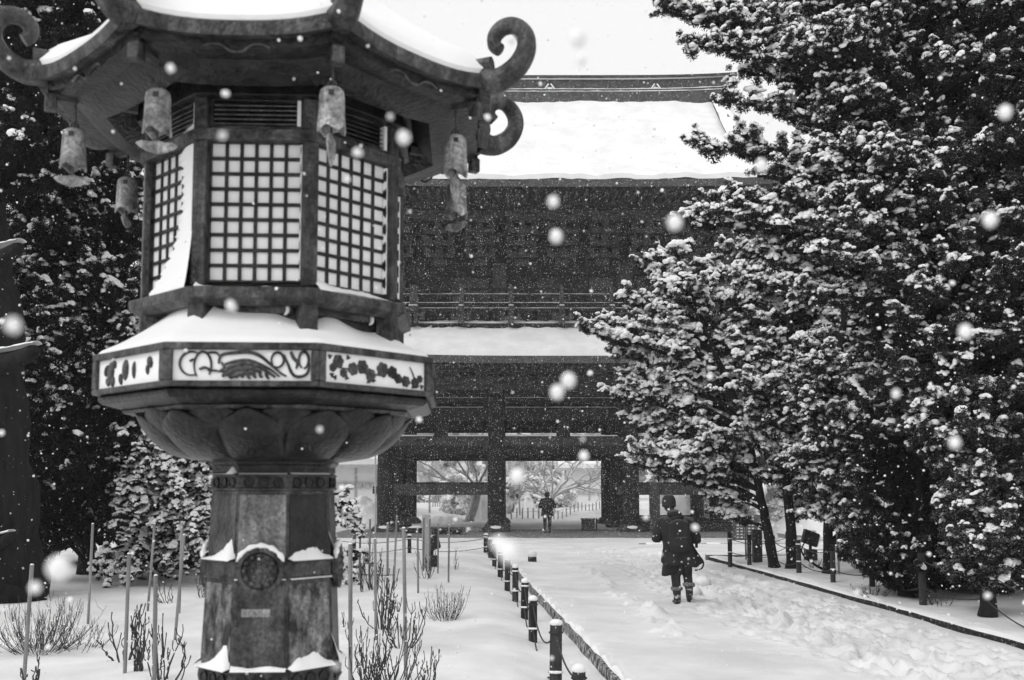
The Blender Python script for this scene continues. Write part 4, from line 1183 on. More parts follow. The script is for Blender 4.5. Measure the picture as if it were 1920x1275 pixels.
def foliage(root, C, S, g, gn, snow_p, sq=1.0):
    n = len(C)
    rot = g.uniform(0, 6.28, (n, 3)); sc = S[:, None] * g.uniform(1.0, 1.45, (n, 3))
    scatter('crown', C, rot, sc, g.integers(0, 6, n), gn, root)
    p = snow_p(C) if callable(snow_p) else np.full(n, snow_p)
    k = g.random(n) < p; m = int(k.sum())
    rot = np.stack([g.normal(0, .25, m), g.normal(0, .25, m), g.uniform(0, 6.28, m)], 1)
    scatter('crown_snow', C[k], rot, S[k][:, None] * g.uniform(.8, 1.15, (m, 3)) * np.array([1, 1, .9]) * sq, g.integers(0, 6, m), GN_SNOW, root)
    k = g.random(n) < p * .07; m = int(k.sum())            # thicker pillows bending the sprays
    if m: scatter('snow_pillow', C[k], np.stack([g.normal(0, .2, m), g.normal(0, .2, m), g.uniform(0, 6.28, m)], 1), S[k][:, None] * np.stack([g.uniform(1.2, 2.3, m), g.uniform(1.0, 1.5, m), g.uniform(.8, 1.2, m)], 1), g.integers(0, 6, m), GN_SNOW, root)
def spray(a, b, w, step, g, size, droop=0.0):
    """tufts along a line from a to b, thinning to the tip"""
    a = np.array(a, float); b = np.array(b, float)
    L = np.linalg.norm(b - a); n = max(2, int(L / step))
    t = (np.arange(n) + g.random(n)) / n
    p = a + (b - a) * t[:, None] + g.normal(size=(n, 3)) * (w * (1 - 0.75 * t))[:, None]
    p[:, 2] -= droop * t ** 2 * L
    s = size * (1.12 - 0.5 * t) * g.uniform(0.75, 1.2, n)
    return p, s
def evergreen(name, base, path, rads, tips, blobs, label, seed, size=0.16, leaf='leaf', snow_p=0.8, leaves=34, domes=3, side=3.0, bark='bark', group=None, cat='tree', droop=0.0, step=0.13, limb_r=0.05, spl=(0.35, 0.9), dens=1.0, snow_s=1.0):
    """tips: explicit limb ends; blobs: (centre, radii, how many limb ends inside)"""
    g = np.random.default_rng(seed)
    root = thing(name, base, label, cat, group)
    path = smoothpath(path, 5); n = len(path)
    rr_ = [rads[0] + (rads[1] - rads[0]) * (i / (n - 1)) ** 0.8 for i in range(n)]
    rr_[0] *= 1.25; rr_[1] *= 1.08
    tb = MB()
    NS = 18 if rads[0] > .5 else 12
    tb.tube([p + Vector((random.uniform(-1, 1), random.uniform(-1, 1), 0)) * r * 0.10 for p, r in zip(path, rr_)], rr_, NS)
    for i in range(n):                 # furrows and swellings of the bole
        for k in range(NS):
            q = 1 + 0.22 * (float(vnoise(k * 0.9, i * 0.35, seed)) - .5) + .10 * (float(vnoise(k * 2.1, i * .9, seed + 1)) - .5)
            v_ = Vector(tb.v[i * NS + k]); tb.v[i * NS + k] = tuple(path[i] + (v_ - path[i]) * q)
    pts = [Vector(t) for t in tips]
    for c, rad, k in blobs:
        for _ in range(int(k * 1.7)):
            d = g.normal(size=3); d /= np.linalg.norm(d); q = g.random() ** 0.4
            pts.append(Vector((c[0] + d[0] * rad[0] * q, c[1] + d[1] * rad[1] * q, c[2] + d[2] * rad[2] * q)))
    C = []; S = []
    for p in pts:
        # leave the trunk a little below the tip
        want = p.z - 0.35 * math.hypot(p.x - path[n // 2].x, p.y - path[n // 2].y)
        i = min(range(n), key=lambda q: abs(path[q].z - want) + 0.2 * (path[q] - p).length)
        a = path[i]
        mid = a.lerp(p, 0.5) + Vector((0, 0, 0.12 * (p - a).length * (1 if droop <= 0 else 0.8))) + Vector(g.normal(size=3) * 0.1)
        lp = bez(a, a.lerp(mid, 0.7), mid.lerp(p, 0.4), p, 7)
        L = (p - a).length
        r0 = min(limb_r * (0.5 + L * 0.18), rr_[i] * 0.7)
        tb.tube(lp, [r0 * (1 - 0.8 * k / 7) + 0.006 for k in range(8)], 6, cap=False)
        dirv = (p - a).normalized()
        ns = max(3, int(L * side))
        for k in range(ns):
            t = 0.42 + 0.58 * g.random()
            q = lp[min(7, int(t * 7))].lerp(lp[min(7, int(t * 7) + 1)], t * 7 % 1)
            d = Vector(g.normal(size=3)); d.z = abs(d.z) * 0.5 + 0.1 if droop <= 0 else -abs(d.z) * 0.6 - 0.7
            d = (d.normalized() * 0.9 + dirv * (0.7 if droop <= 0 else .35)).normalized()
            e = q + d * g.uniform(*spl)
            c_, s_ = spray(q, e, 0.06, step, g, size, droop)
            C.append(c_); S.append(s_)
        c_, s_ = spray(lp[5], p + dirv * 0.15, 0.05, step * 0.8, g, size * 0.85, droop)
        C.append(c_); S.append(s_)
    tb.build('trunk', bark, root, smooth=True)
    C = np.concatenate(C); S = np.concatenate(S)
    if dens < 1:
        k = g.random(len(C)) < dens; C, S = C[k], S[k]
    foliage(root, C, S, g, {'leaf': GN_LEAF, 'leaf_dark': GN_DARK, 'leaf_far': GN_FAR}[leaf], snow_p, snow_s)
    return len(C)
NT = {}
def PX(u, v, Y): return tuple(P(u, v, Y))
def blob(u, v, Y, hu, hv, hy, k):
    c = P(u, v, Y); m = Y / FPX
    return ((c.x, c.y, c.z), (hu * m, hy, hv * m), k)
# right-hand trees, near to far
b1 = GS(1852, 1156)
NT['a'] = evergreen('juniper_tree', b1, [b1, PX(1850, 1000, b1.y), PX(1835, 800, b1.y), PX(1800, 500, b1.y + .3), PX(1730, 200, b1.y + .2), PX(1650, -80, b1.y), PX(1620, -330, b1.y)], (0.105, 0.05),
    [PX(1240, 12, 13.6), PX(1270, 30, 13.8), PX(1330, 18, 14), PX(1300, 84, 13.2), PX(1380, 60, 13.5), PX(1400, 140, 13.6), PX(1450, 110, 13.3), PX(1350, 188, 13.3), PX(1460, 200, 13.6), PX(1330, 275, 13.4), PX(1420, 330, 13.2), PX(1400, 290, 13.6), PX(1298, 412, 13.8), PX(1350, 400, 13.2), PX(1380, 375, 13.5), PX(1400, 470, 13.6), PX(1400, 20, 13.6), PX(1450, -20, 13.6), PX(1350, -40, 13.6)],
    [blob(1570, 90, 13.6, 130, 190, 1.4, 64), blob(1600, 410, 13.4, 165, 180, 1.3, 74), blob(1760, 90, 13.8, 220, 280, 1.8, 100), blob(1800, 460, 13.3, 200, 240, 1.6, 96), blob(1930, 250, 13.6, 130, 420, 1.6, 44), blob(1850, 780, 13.4, 170, 190, 1.3, 60), blob(1700, 640, 13.8, 120, 120, 1.2, 30), blob(1850, 960, 13.0, 80, 90, .6, 30), blob(1860, 1060, 13.2, 60, 40, .45, 16)],
    'tall snow-laden juniper at the right edge, its thick dark trunk nearest the camera', 21, size=0.092, side=4.8, step=0.07, spl=(0.25, 0.55), snow_p=lambda C: np.clip(1.0 - 0.26 * (C[:, 0] - 3.5), .10, .95))  # snow thins to the right, also standing in for the shade there
b2 = GS(1452, 1064)
NT['b'] = evergreen('juniper_tree', b2, [b2, PX(1440, 1000, b2.y), PX(1424, 920, b2.y), PX(1390, 780, b2.y), PX(1330, 640, b2.y), PX(1290, 520, b2.y)], (0.115, 0.05),
    [PX(1098, 622, 20.5), PX(1130, 605, 20.8), PX(1165, 560, 21), PX(1205, 500, 21.4), PX(1240, 482, 21.4), PX(1268, 468, 21.4), PX(1330, 500, 21.6), PX(1150, 660, 21.2), PX(1150, 745, 21.5), PX(1165, 700, 21.2), PX(1195, 800, 21.5), PX(1185, 868, 21.3), PX(1215, 850, 21), PX(1250, 880, 21.2), PX(1300, 900, 21.4), PX(1350, 960, 21.6), PX(1390, 975, 21.7), PX(1320, 930, 21.2), PX(1370, 930, 21.9)],
    [blob(1255, 590, 21.4, 90, 90, 1.0, 18), blob(1240, 700, 21.5, 90, 110, 1.1, 16), blob(1300, 830, 21.6, 105, 90, 1.1, 24), blob(1340, 640, 21.8, 80, 140, 1.1, 18)],
    'snow-laden juniper leaning left on a slanting trunk, its bright branches reaching towards the gate', 22, size=0.115, side=4.2, step=0.085, spl=(0.3, 0.7), snow_p=1.0, snow_s=1.15)
b3 = GS(1487, 1066)
NT['c'] = evergreen('juniper_tree', b3, [b3, PX(1480, 960, b3.y), PX(1472, 850, b3.y), PX(1480, 600, b3.y), PX(1500, 360, b3.y)], (0.12, 0.05),
    [PX(1400, 560, 21), PX(1420, 640, 20.8), PX(1475, 930, 21), PX(1520, 945, 21), PX(1500, 960, 21.2), PX(1440, 900, 21)],
    [blob(1450, 580, 21.6, 130, 170, 1.3, 28), blob(1470, 790, 21.4, 120, 110, 1.2, 28), blob(1550, 680, 21.8, 120, 220, 1.3, 24), blob(1475, 740, 20.4, 110, 150, .7, 26)],
    'slim straight juniper second from the slanting one, snow on its middle branches', 23, size=0.12, side=3.8, step=0.09, snow_p=0.92, snow_s=1.1)
b4 = GS(1555, 1075)
NT['d'] = evergreen('juniper_tree', b4, [b4, PX(1553, 970, b4.y), PX(1560, 800, b4.y), PX(1590, 520, b4.y), PX(1600, 300, b4.y)], (0.11, 0.05),
    [PX(1560, 950, 20), PX(1590, 920, 20), PX(1530, 930, 20), PX(1620, 960, 20)],
    [blob(1620, 760, 20.4, 120, 170, 1.3, 34), blob(1680, 560, 20.6, 150, 220, 1.3, 28), blob(1650, 930, 20, 80, 70, .8, 14), blob(1570, 800, 19, 100, 150, .6, 32), blob(1600, 960, 19.4, 60, 60, .6, 10)],
    'dark juniper with a thin straight trunk behind the rope fence, right of the floodlight', 24, size=0.12, side=3.6, step=0.09, snow_p=lambda C: np.clip(.75 - .22 * (C[:, 0] - 6.2), .15, .75))  # fewer snow tufts rightwards, imitating deeper shade on that side
b5 = GS(1700, 1118)
NT['e'] = evergreen('juniper_tree', b5, [b5, PX(1712, 1010, b5.y), PX(1720, 850, b5.y), PX(1730, 600, b5.y)], (0.13, 0.06),
    [PX(1670, 1085, 15.4), PX(1690, 1060, 15.2), PX(1730, 1085, 15.4), PX(1650, 1010, 15.5), PX(1620, 950, 15.5), PX(1760, 1040, 15.5)],
    [blob(1690, 1000, 15.8, 75, 95, .7, 24), blob(1730, 860, 15.9, 120, 130, 1.0, 32), blob(1800, 960, 16.3, 90, 100, .9, 26), blob(1690, 1060, 15.4, 60, 45, .5, 14)],
    'low dark bushy juniper with foliage down to the snow at right', 25, size=0.10, side=3.8, step=0.085, leaf='leaf_dark', snow_p=0.10, domes=2)
b6 = GS(1905, 1085)
NT['f'] = evergreen('juniper_tree', b6, [b6, PX(1900, 900, b6.y), PX(1890, 600, b6.y), PX(1880, 200, b6.y)], (0.2, 0.06),
    [], [blob(1820, 780, 19.5, 200, 230, 1.5, 40), blob(2000, 800, 19, 140, 260, 1.5, 24), blob(1880, 1000, 18, 150, 60, 1.0, 26), blob(1780, 1030, 17.5, 90, 45, .8, 16), blob(1840, 1065, 16, 110, 40, .8, 22)],
    'shaded dark juniper behind the others at the far right', 26, size=0.15, side=3.0, step=0.1, leaf='leaf_dark', snow_p=0.18, domes=2)
b7 = Vector((9.6, 11.6, zg1(9.6, 11.6)))  # juniper added mostly out of view to shade the right-hand bed
NT['k'] = evergreen('juniper_tree', b7, [b7, b7 + Vector((0, 0, 3)), b7 + Vector((-.3, 0, 6)), b7 + Vector((-.5, 0, 9))], (0.2, 0.06),
    [], [((8.4, 12.2, 6.5), (1.9, 1.8, 3.6), 70), ((7.6, 13.4, 3.4), (1.2, 1.2, 1.4), 26), ((9.4, 14.5, 5), (1.6, 1.6, 3.4), 40)],
    'added dark juniper boughs, shading the bed from beyond the right edge of the picture', 27, size=0.14, side=3.0, step=0.1, leaf='leaf_dark', snow_p=0.1)
# left-hand trees
bl = GS(8, 1122)
tb_ = [bl + Vector((-0.35, 0.2, -0.2)), PX(-35, 1000, bl.y), PX(-42, 800, bl.y), PX(-40, 600, bl.y), PX(-60, 400, bl.y), PX(-30, 150, bl.y), PX(20, -150, bl.y)]
NT['g'] = evergreen('juniper_tree', bl, tb_, (0.95, 0.4),
    [PX(60, 40, 15.5), PX(150, 25, 15.5), PX(210, 70, 16), PX(120, 110, 15), PX(40, 160, 15.2), PX(220, 180, 15.6), PX(100, 240, 15.4), PX(250, 250, 15.8), PX(150, 160, 15.3)],
    [blob(120, 80, 15.8, 180, 170, 1.3, 38), blob(60, 290, 15.2, 120, 110, 1.0, 18)],
    'massive old tree with a broad black trunk at the left edge', 31, size=0.15, leaf='leaf_dark', snow_p=0.10, domes=2, side=3.0, limb_r=0.07)
b8 = GS(165, 1075)
NT['h'] = evergreen('evergreen_tree', b8, [b8, PX(160, 950, b8.y), PX(170, 700, b8.y), PX(165, 450, b8.y), PX(175, 200, b8.y)], (0.2, 0.06),
    [PX(170, 460, 17.4), PX(185, 500, 17.2), PX(205, 560, 17.3), PX(60, 350, 18), PX(140, 380, 17.6), PX(230, 330, 17.6), PX(250, 420, 17.6), PX(120, 640, 17.2), PX(100, 700, 17), PX(60, 650, 17), PX(220, 640, 17.5), PX(240, 560, 17.5)],
    [blob(160, 400, 18.2, 130, 120, 1.3, 34), blob(190, 600, 18, 100, 130, 1.2, 30), blob(130, 800, 18, 110, 130, 1.2, 26), blob(60, 520, 18.5, 90, 200, 1.2, 14), blob(70, 930, 18.3, 110, 90, 1.0, 14), blob(250, 780, 18.6, 120, 120, 1.2, 18)],
    'dense dark evergreen between the big black trunk and the lantern', 32, size=0.13, step=0.095, leaf='leaf_dark', snow_p=lambda C: np.where((C[:, 2] > 3.2) & (C[:, 2] < 7.5), .34, .10), domes=3, side=3.4)
b9 = GS(338, 1066)
NT['i'] = evergreen('cedar_tree', b9, [b9, PX(336, 960, b9.y), PX(330, 860, b9.y), PX(300, 770, b9.y), PX(290, 700, b9.y)], (0.13, 0.05),
    [PX(250, 960, 17.8), PX(262, 985, 17.8), PX(225, 900, 17.6), PX(285, 940, 17.5), PX(345, 1000, 17.8), PX(375, 870, 17.8), PX(360, 960, 17.6), PX(210, 1030, 17.8), PX(190, 1040, 17.9), PX(250, 1040, 17.6), PX(225, 820, 17.8), PX(270, 830, 17.4), PX(310, 830, 17.3), PX(330, 900, 17.3), PX(668, 940, 18), PX(640, 925, 17.6), PX(672, 1035, 18), PX(650, 1090, 18.2), PX(390, 920, 18)],
    [blob(280, 840, 18, 75, 60, .9, 12), blob(400, 840, 18.5, 90, 70, 1.0, 6), blob(300, 930, 18.2, 80, 40, .8, 4)],
    'drooping cedar with snow-heavy hanging sprays, left of the lantern post', 33, size=0.075, leaf='leaf_dark', snow_p=0.9, snow_s=1.25, side=1.9, droop=0.35, spl=(0.35, 0.85), step=0.06)
b10 = GS(60, 1050)
NT['j'] = evergreen('evergreen_tree', b10, [b10, PX(70, 800, b10.y), PX(90, 400, b10.y), PX(100, 100, b10.y)], (0.25, 0.08),
    [], [blob(90, 500, 23, 220, 330, 1.6, 44), blob(230, 250, 22.5, 140, 220, 1.4, 24), blob(60, 900, 22, 200, 160, 1.4, 24), blob(330, 850, 23, 130, 170, 1.4, 18), blob(500, 820, 23, 110, 110, 1.3, 14), blob(320, 980, 22.5, 90, 40, 1.0, 6)],
    'dark evergreen far back on the left, behind the cedar', 34, size=0.24, leaf='leaf_dark', snow_p=0.12, domes=2, side=2.0, step=0.2, spl=(.4, 1.0))
print('tufts', NT, sum(NT.values()))
# snow lodged on the old trunk's burrs
old = [o for o in bpy.data.objects if o.type == 'EMPTY' and o.get('label', '').startswith('massive')][0]
for u0, v0_, u1, v1_, r0, w in ((-40, 490, 40, 462, .15, 55), (-30, 685, 70, 655, .16, 70), (-30, 1020, 22, 1003, .10, 24)):
    a_, c_ = P(u0, v0_, bl.y - .45), P(u1, v1_, bl.y - .75); m = c_.y / FPX
    MB().tube(smoothpath([a_, a_.lerp(c_, .5) + Vector((0, 0, -.08)), c_], 4), [r0 * 1.3, r0 * 1.2, r0 * 1.1, r0, r0 * .95, r0 * .85, r0 * .8, r0 * .7, r0 * .45], 10).build('stub', 'bark', old, smooth=True)
    pts = [a_.lerp(c_, t) + Vector((0, 0, r0 * (1.12 - .55 * t))) for t in [.2 + .8 * k / 9 for k in range(10)]]
    snow_ridge('snow_cap', pts, r0 * .7, r0 * .3, old, 'snow_tree')
# ------------------------------------------------------------------ rope fences
def rope_fence(name, posts, label, rope_fr, width, capped=True, sag=0.08, pm='post'):
    """posts: (u, v_top, v_base) in the photograph"""
    pl = []
    for u, vt, vb in posts:
        g = GS(u, vb); top = P(u, vt, g.y)
        pl.append((Vector((top.x, g.y, g.z)), top.z))
    root = thing(name, pl[0][0], label, 'fence')
    for i, (p, zt) in enumerate(pl):
        w = width * random.uniform(0.92, 1.08)
        lean = Vector((random.uniform(-.012, .012), random.uniform(-.012, .012), 0))
        hgt = zt - p.z
        b = MB(); b.tube([p + Vector((0, 0, -0.25)), p + Vector((0, 0, hgt * .5)) + lean * .5, p + Vector((0, 0, hgt)) + lean], [w / 2, w / 2 * 0.98, w / 2 * 0.96], 12)
        po = b.build('post', pm, root, smooth=True)
        if capped:
            c = p + Vector((0, 0, hgt - 0.004)) + lean
            b = MB(); b.ell((c.x, c.y, c.z), (w * .53, w * .53, w * random.uniform(.25, .45)), 14, 8, 0.04); b.build('snow_cap', 'snow', po, smooth='all')
        for fr in rope_fr:
            c = p + Vector((0, 0, hgt * fr)) + lean * fr
            b = MB(); b.tube([c + Vector((math.cos(a) * w * .54, math.sin(a) * w * .54, 0)) for a in [2 * math.pi * k / 12 for k in range(13)]], 0.007, 6); b.build('rope_tie', 'rope', po)
            if random.random() < .6:
                b = MB(); b.tube([c + Vector((math.cos(a) * w * .58, math.sin(a) * w * .58, 0.008)) for a in [R(200 + 140 * k / 8) for k in range(9)]], [.003, .012, .014, .012, .016, .013, .012, .009, .003], 6); b.build('snow_cap', 'snow', po, smooth='all')
    for (p, zt), (q, zq) in zip(pl[:-1], pl[1:]):
        for fr in rope_fr:
            a = p + Vector((0, 0, (zt - p.z) * fr)); c = q + Vector((0, 0, (zq - q.z) * fr))
            L = (c - a).length
            pts = [a.lerp(c, t) - Vector((0, 0, 4 * sag * min(L, 3) * t * (1 - t))) for t in [k / 12 for k in range(13)]]
            b = MB(); b.tube(pts, 0.0085, 6); b.build('rope', 'rope', root, smooth=True)
    return root
rope_fence('rope_fence', [(1087, 1254, 1380), (1041, 1167, 1300), (999, 1122, 1203), (983, 1089, 1160), (966, 1062, 1128), (951, 1048, 1108), (938, 1033, 1082), (927, 1018, 1062), (919, 1010, 1046), (910, 1002, 1036)],
           'row of dark round posts with snow caps and sagging rope beside the left kerb', (0.86, 0.30), 0.108)
rope_fence('rope_fence', [(912, 1002, 1036), (768, 1003, 1037), (627, 1005, 1042), (470, 1008, 1046)],
           'distant rope fence of short dark posts crossing behind the stakes', (0.8, 0.3), 0.10, sag=0.05)
rope_fence('rope_fence', [(1368, 997, 1054), (1404, 1002, 1059), (1448, 1004, 1063), (1497, 1012, 1074), (1560, 1021, 1092), (1634, 1027, 1100), (1728, 1037, 1134), (1843, 1053, 1156), (2060, 1090, 1260)],
           'rope fence of dark posts along the right kerb under the junipers', (0.86, 0.34), 0.10, capped=False, sag=0.06)
rope_fence('rope_fence', [(1368, 997, 1054), (1476, 997, 1046), (1593, 997, 1045), (1760, 1000, 1050), (1960, 1003, 1056)],
           'rear rope fence behind the junipers at the far side of the tree bed', (0.8, 0.42), 0.10, capped=False, sag=0.05)
g_ = GS(1420, 1054)
tp = P(1420, 993, g_.y).z
b = MB(); b.box(g_.x - 0.10, g_.x + 0.10, g_.y - 0.08, g_.y + 0.08, -0.1, tp); so = b.build('stump_post', 'gate_wood2', None, bevel=0.01, origin=g_)
tag(so, 'thick square timber post standing between the thin fence posts near the signpost', 'post')
g_ = GS(1502, 1072)
for (u0, v0_, u1, v1_, lab) in ((1397, 968, 1399, 1050, 'thin bare pole standing beside the arrow signpost'), (1568, 978, 1574, 1077, 'thin grey pole standing under the junipers behind the second fence post')):
    q = GS(u1, v1_); t_ = P(u0, v0_, q.y)
    o = MB().tube([q - Vector((0, 0, .2)), t_], 0.022, 8).build('pole', 'stake', None, smooth=True, origin=q); tag(o, lab, 'pole')

# ------------------------------------------------------------------ garden stakes
stakesR = [(657, 1020, 657, 1300), (663, 1003, 664, 1092), (667, 980, 665, 1062), (676, 972, 674, 1094), (694, 973, 692, 1102), (703, 1010, 705, 1200), (727, 981, 726, 1142), (744, 968, 738, 1105), (757, 990, 761, 1268), (783, 992, 784, 1112), (795, 970, 794, 1070), (806, 972, 806, 1070), (822, 981, 821, 1075), (842, 985, 841, 1092)]
stakesL = [(60, 1059, 44, 1290), (174, 982, 165, 1170), (242, 1038, 234, 1262), (292, 1079, 289, 1300), (290, 982, 277, 1146), (345, 1003, 328, 1200), (341, 979, 336, 1150)]
nth = ['first', 'second', 'third', 'fourth', 'fifth', 'sixth', 'seventh', 'eighth', 'ninth', 'tenth', 'eleventh', 'twelfth', 'thirteenth', 'fourteenth']
def stake(s, lab, w=0.036):
    u0, v0, u1, v1 = s
    q = GS(u1, v1); t = P(u0, v0, q.y)
    root = thing('garden_stake', q, lab, 'stake', 'grey canes staking the peonies')
    b = MB(); d = t - q
    b.tube([q - d * .1] + [q + d * k / 6 for k in range(7)], [w / 2 * random.uniform(.93, 1.04) for k in range(8)], 10); b.build('cane', 'stake', root, smooth=True)
    for k in (0.3, 0.62):
        c = q + d * k; b = MB(); b.tube([c - d * 0.004, c + d * 0.004], w / 2 * 1.08, 10); b.build('node', 'stake', root, smooth=True)
    b = MB(); b.ell((t.x, t.y, t.z), (w * .5, w * .5, w * .3), 8, 6); b.build('snow_cap', 'snow', root, smooth='all')
for i, s in enumerate(stakesR): stake(s, '%s grey garden stake to the right of the lantern post, counting rightwards' % nth[i])
for i, s in enumerate(sorted(stakesL)): stake(s, '%s grey garden stake from the left edge, left of the lantern post' % nth[i])
# cross wires tied between the stakes
for (u0, v0, u1, v1, lab) in ((668, 1076, 740, 1078, 'thin wire strung between the stakes right of the lantern'),):
    a = P(u0, v0, 11.8); c = P(u1, v1, 12.0)
    o = MB().tube([a, a.lerp(c, .5) - Vector((0, 0, .01)), c], 0.005, 5).build('wire', 'rope', None, origin=a); tag(o, lab, 'wire')

# ------------------------------------------------------------------ bare peony shrubs
def shrub(base, hgt, spread, stems, label, seed, thick=0.008, forks=2, knob=0.5, lean=(0, 0)):
    g = random.Random(seed)
    root = thing('bare_shrub', base, label, 'shrub', 'leafless shrubs in the snow')
    sn = MB()
    for i in range(stems):
        a = g.uniform(0, 6.283); rr_ = spread * math.sqrt(g.random())
        h = hgt * g.uniform(0.35, 1.0) * (1 - 0.2 * rr_ / max(spread, .01))
        p0 = Vector(base) + Vector((math.cos(a), math.sin(a), 0)) * rr_ * 0.22 - Vector((0, 0, 0.06))
        p3 = Vector(base) + Vector((math.cos(a) * rr_ + lean[0] + g.gauss(0, .18) * spread, math.sin(a) * rr_ + lean[1] + g.gauss(0, .18) * spread, h))
        p1 = p0 + Vector((math.cos(a) * rr_ * .6, math.sin(a) * rr_ * .6, h * 0.3)); p2 = p3 - Vector((math.cos(a) * rr_ * .1, math.sin(a) * rr_ * .1, h * .35))
        pts = bez(p0, p1, p2, p3, 9)
        pts = [q + Vector((g.gauss(0, 1), g.gauss(0, 1), 0)) * thick * .9 for q in pts]
        b = MB()
        b.tube(pts, [thick * (1 - 0.5 * k / 9) * (1 + (g.random() < .35) * knob) for k in range(10)], 6)
        for _ in range(forks):
            k = g.randint(3, 8); q = pts[k]; d = Vector((g.gauss(0, .5), g.gauss(0, .5), 1)).normalized(); L = h * g.uniform(.12, .35)
            f = [q, q + d * L * .5 + Vector((g.gauss(0, 1), g.gauss(0, 1), 0)) * thick, q + (d + Vector((0, 0, .5))).normalized() * L]
            b.tube(f, [thick * .65, thick * .55, thick * .5 * (1 + knob)], 5)
            if knob > .3:
                b.ell(f[-1], (thick * .8, thick * .8, thick * 2), 6, 5)
            if g.random() < .12:
                sn.ell((q.x, q.y, q.z + thick), (thick * 1.8, thick * 1.8, thick * 1.4), 8, 6, .1)
        b.build('stem', 'twig', root, smooth=True)
    if sn.v: tag(sn.build('snow_cap', 'snow', root, smooth='all'), kind='stuff')
    return root
sl = [((835, 1162), .54, .34, 44, 'fan-shaped leafless shrub with fine upright twigs near the rope fence', .0045, 3, .2),
      ((75, 1222), .64, .55, 80, 'wide bushy leafless shrub of fine twigs at the left edge', .0045, 3, .2),
      ((150, 1216), .34, .42, 16, 'low spreading twigs right of the wide bushy shrub at left', .0055, 2, .2),
      ((236, 1240), .62, .3, 5, 'sparse shrub with a thick bent branch and budded shoots leaning left of its stake', .012, 2, .7),
      ((262, 1258), .66, .14, 7, 'upright knobbly shrub with budded shoots between two stakes left of the lantern', .011, 2, .7),
      ((308, 1280), .72, .34, 8, 'forked shrub with budded branches reaching towards the lantern post', .011, 3, .6),
      ((62, 1300), .34, .12, 4, 'few knobbly shoots at the very bottom left corner', .011, 2, .7),
      ((690, 1290), .62, .3, 16, 'dense twiggy shrub at the foot of the widest stake right of the lantern', .008, 2, .4),
      ((735, 1290), .72, .32, 16, 'dense twiggy shrub at the bottom, right of the widest stake', .008, 2, .4),
      ((790, 1295), .4, .2, 7, 'small twiggy shrub at the bottom edge, nearest the rope fence', .009, 2, .5),
      ((718, 1180), 1.0, .24, 11, 'tall thin shrub whose knobbly shoots reach up among the stakes', .011, 3, .7),
      ((755, 1215), .72, .26, 8, 'medium shrub of knobbly shoots right of the tall thin one', .010, 2, .6),
      ((678, 1110), .8, .12, 5, 'slim shrub of a few shoots close to the right of the lantern post', .010, 2, .6),
      ((700, 1105), .9, .2, 6, 'slim curved shrub behind the slim one beside the lantern post', .010, 2, .6),
      ((800, 1085), .62, .22, 8, 'small shrub beside the dark garden floodlight', .009, 2, .6),
      ((855, 1068), .5, .08, 4, 'tiny shrub of single shoots left of the far rope fence', .008, 1, .4),
      ((778, 1200), .3, .03, 2, 'single knobbly shoot standing alone in the snow', .010, 1, .7),
      ((648, 1180), .32, .1, 3, 'short lone shoots hugging the right side of the lantern post', .008, 1, .5),
      ((320, 1130), .42, .25, 6, 'small shrub in the shade behind the stakes left of the lantern', .009, 2, .5),
      ((380, 1120), .4, .2, 6, 'small thin shrub just behind the lantern post on the left', .009, 2, .5)]
for i, ((u, v), h, sp, n, lab, th, fk, kn) in enumerate(sl):
    shrub(GS(u, v), h, sp, int(n * 1.35), lab, 40 + i, th * .68, fk + 1, kn * .8)
# dry weeds and a fallen branch in the right bed
for i, ((u, v), h, sp, n, lab) in enumerate((((1640, 1116), .22, .3, 18, 'tuft of low dry stalks at the foot of the bushy juniper'), ((1765, 1135), .25, .25, 12, 'thin dry stalks beside the near right fence post'), ((1525, 1065), .3, .3, 12, 'tangle of dry twigs under the right-hand floodlight'))):
    shrub(GS(u, v), h, sp, n, lab, 80 + i, .006, 2, .2)
q = GS(1556, 1074)
o = MB().tube(smoothpath([q, P(1530, 1060, q.y), P(1510, 1045, q.y), P(1503, 1030, q.y), P(1512, 1012, q.y)], 4), [.028 - .001 * k for k in range(17)], 8).build('fallen_branch', 'bark', None, smooth=True, origin=q)
tag(o, 'curved bare branch bent up from the snow beside the right floodlight', 'branch')

# ------------------------------------------------------------------ small things about the garden
def floodlight(u, vb, vt, label, flip=1):
    q = GS(u, vb); m = q.y / FPX; h = (vb - vt) * m
    root = thing('floodlight', q, label, 'lamp')
    b = MB(); b.box(q.x - .13, q.x + .13, q.y - .1, q.y + .1, q.z - .05, q.z + h * .38); b.build('base_box', 'lamp', root, bevel=.01)
    b = MB(); b.tube([q + Vector((0, 0, h * .37)), q + Vector((0, 0, h * .58))], .035, 8); b.build('stem', 'lamp', root, smooth=True)
    c = q + Vector((0, 0, h * .78)); ax = Vector((.16 * flip, 0, -.06)); ay = Vector((0, .1, 0)); az = Vector((.04 * flip, 0, .15))
    MB().obox(c, ax, ay, az).build('housing', 'lamp', root, bevel=.02)
    MB().obox(c + ax * 1.04, ax * .06, ay * .85, az * .85).build('lens', 'cone', root)
    b = MB(); b.ell((c.x, c.y, c.z + .14), (.14, .1, .04), 12, 6, .05); b.build('snow_cap', 'snow', root, smooth='all')
floodlight(810, 1062, 1008, 'dark garden floodlight on a box among the stakes left of the rope fence', -1)
floodlight(1520, 1050, 998, 'dark floodlight on a stand among dry twigs under the junipers', 1)
q = GS(799, 1066)
b = MB(); b.box(q.x - .09, q.x + .09, q.y - .02, q.y + .02, q.z - .1, P(799, 965, q.y).z); o = b.build('notice_board', 'cone', None, bevel=.005, origin=q); tag(o, 'narrow pale upright board behind the stakes near the floodlight', 'sign')
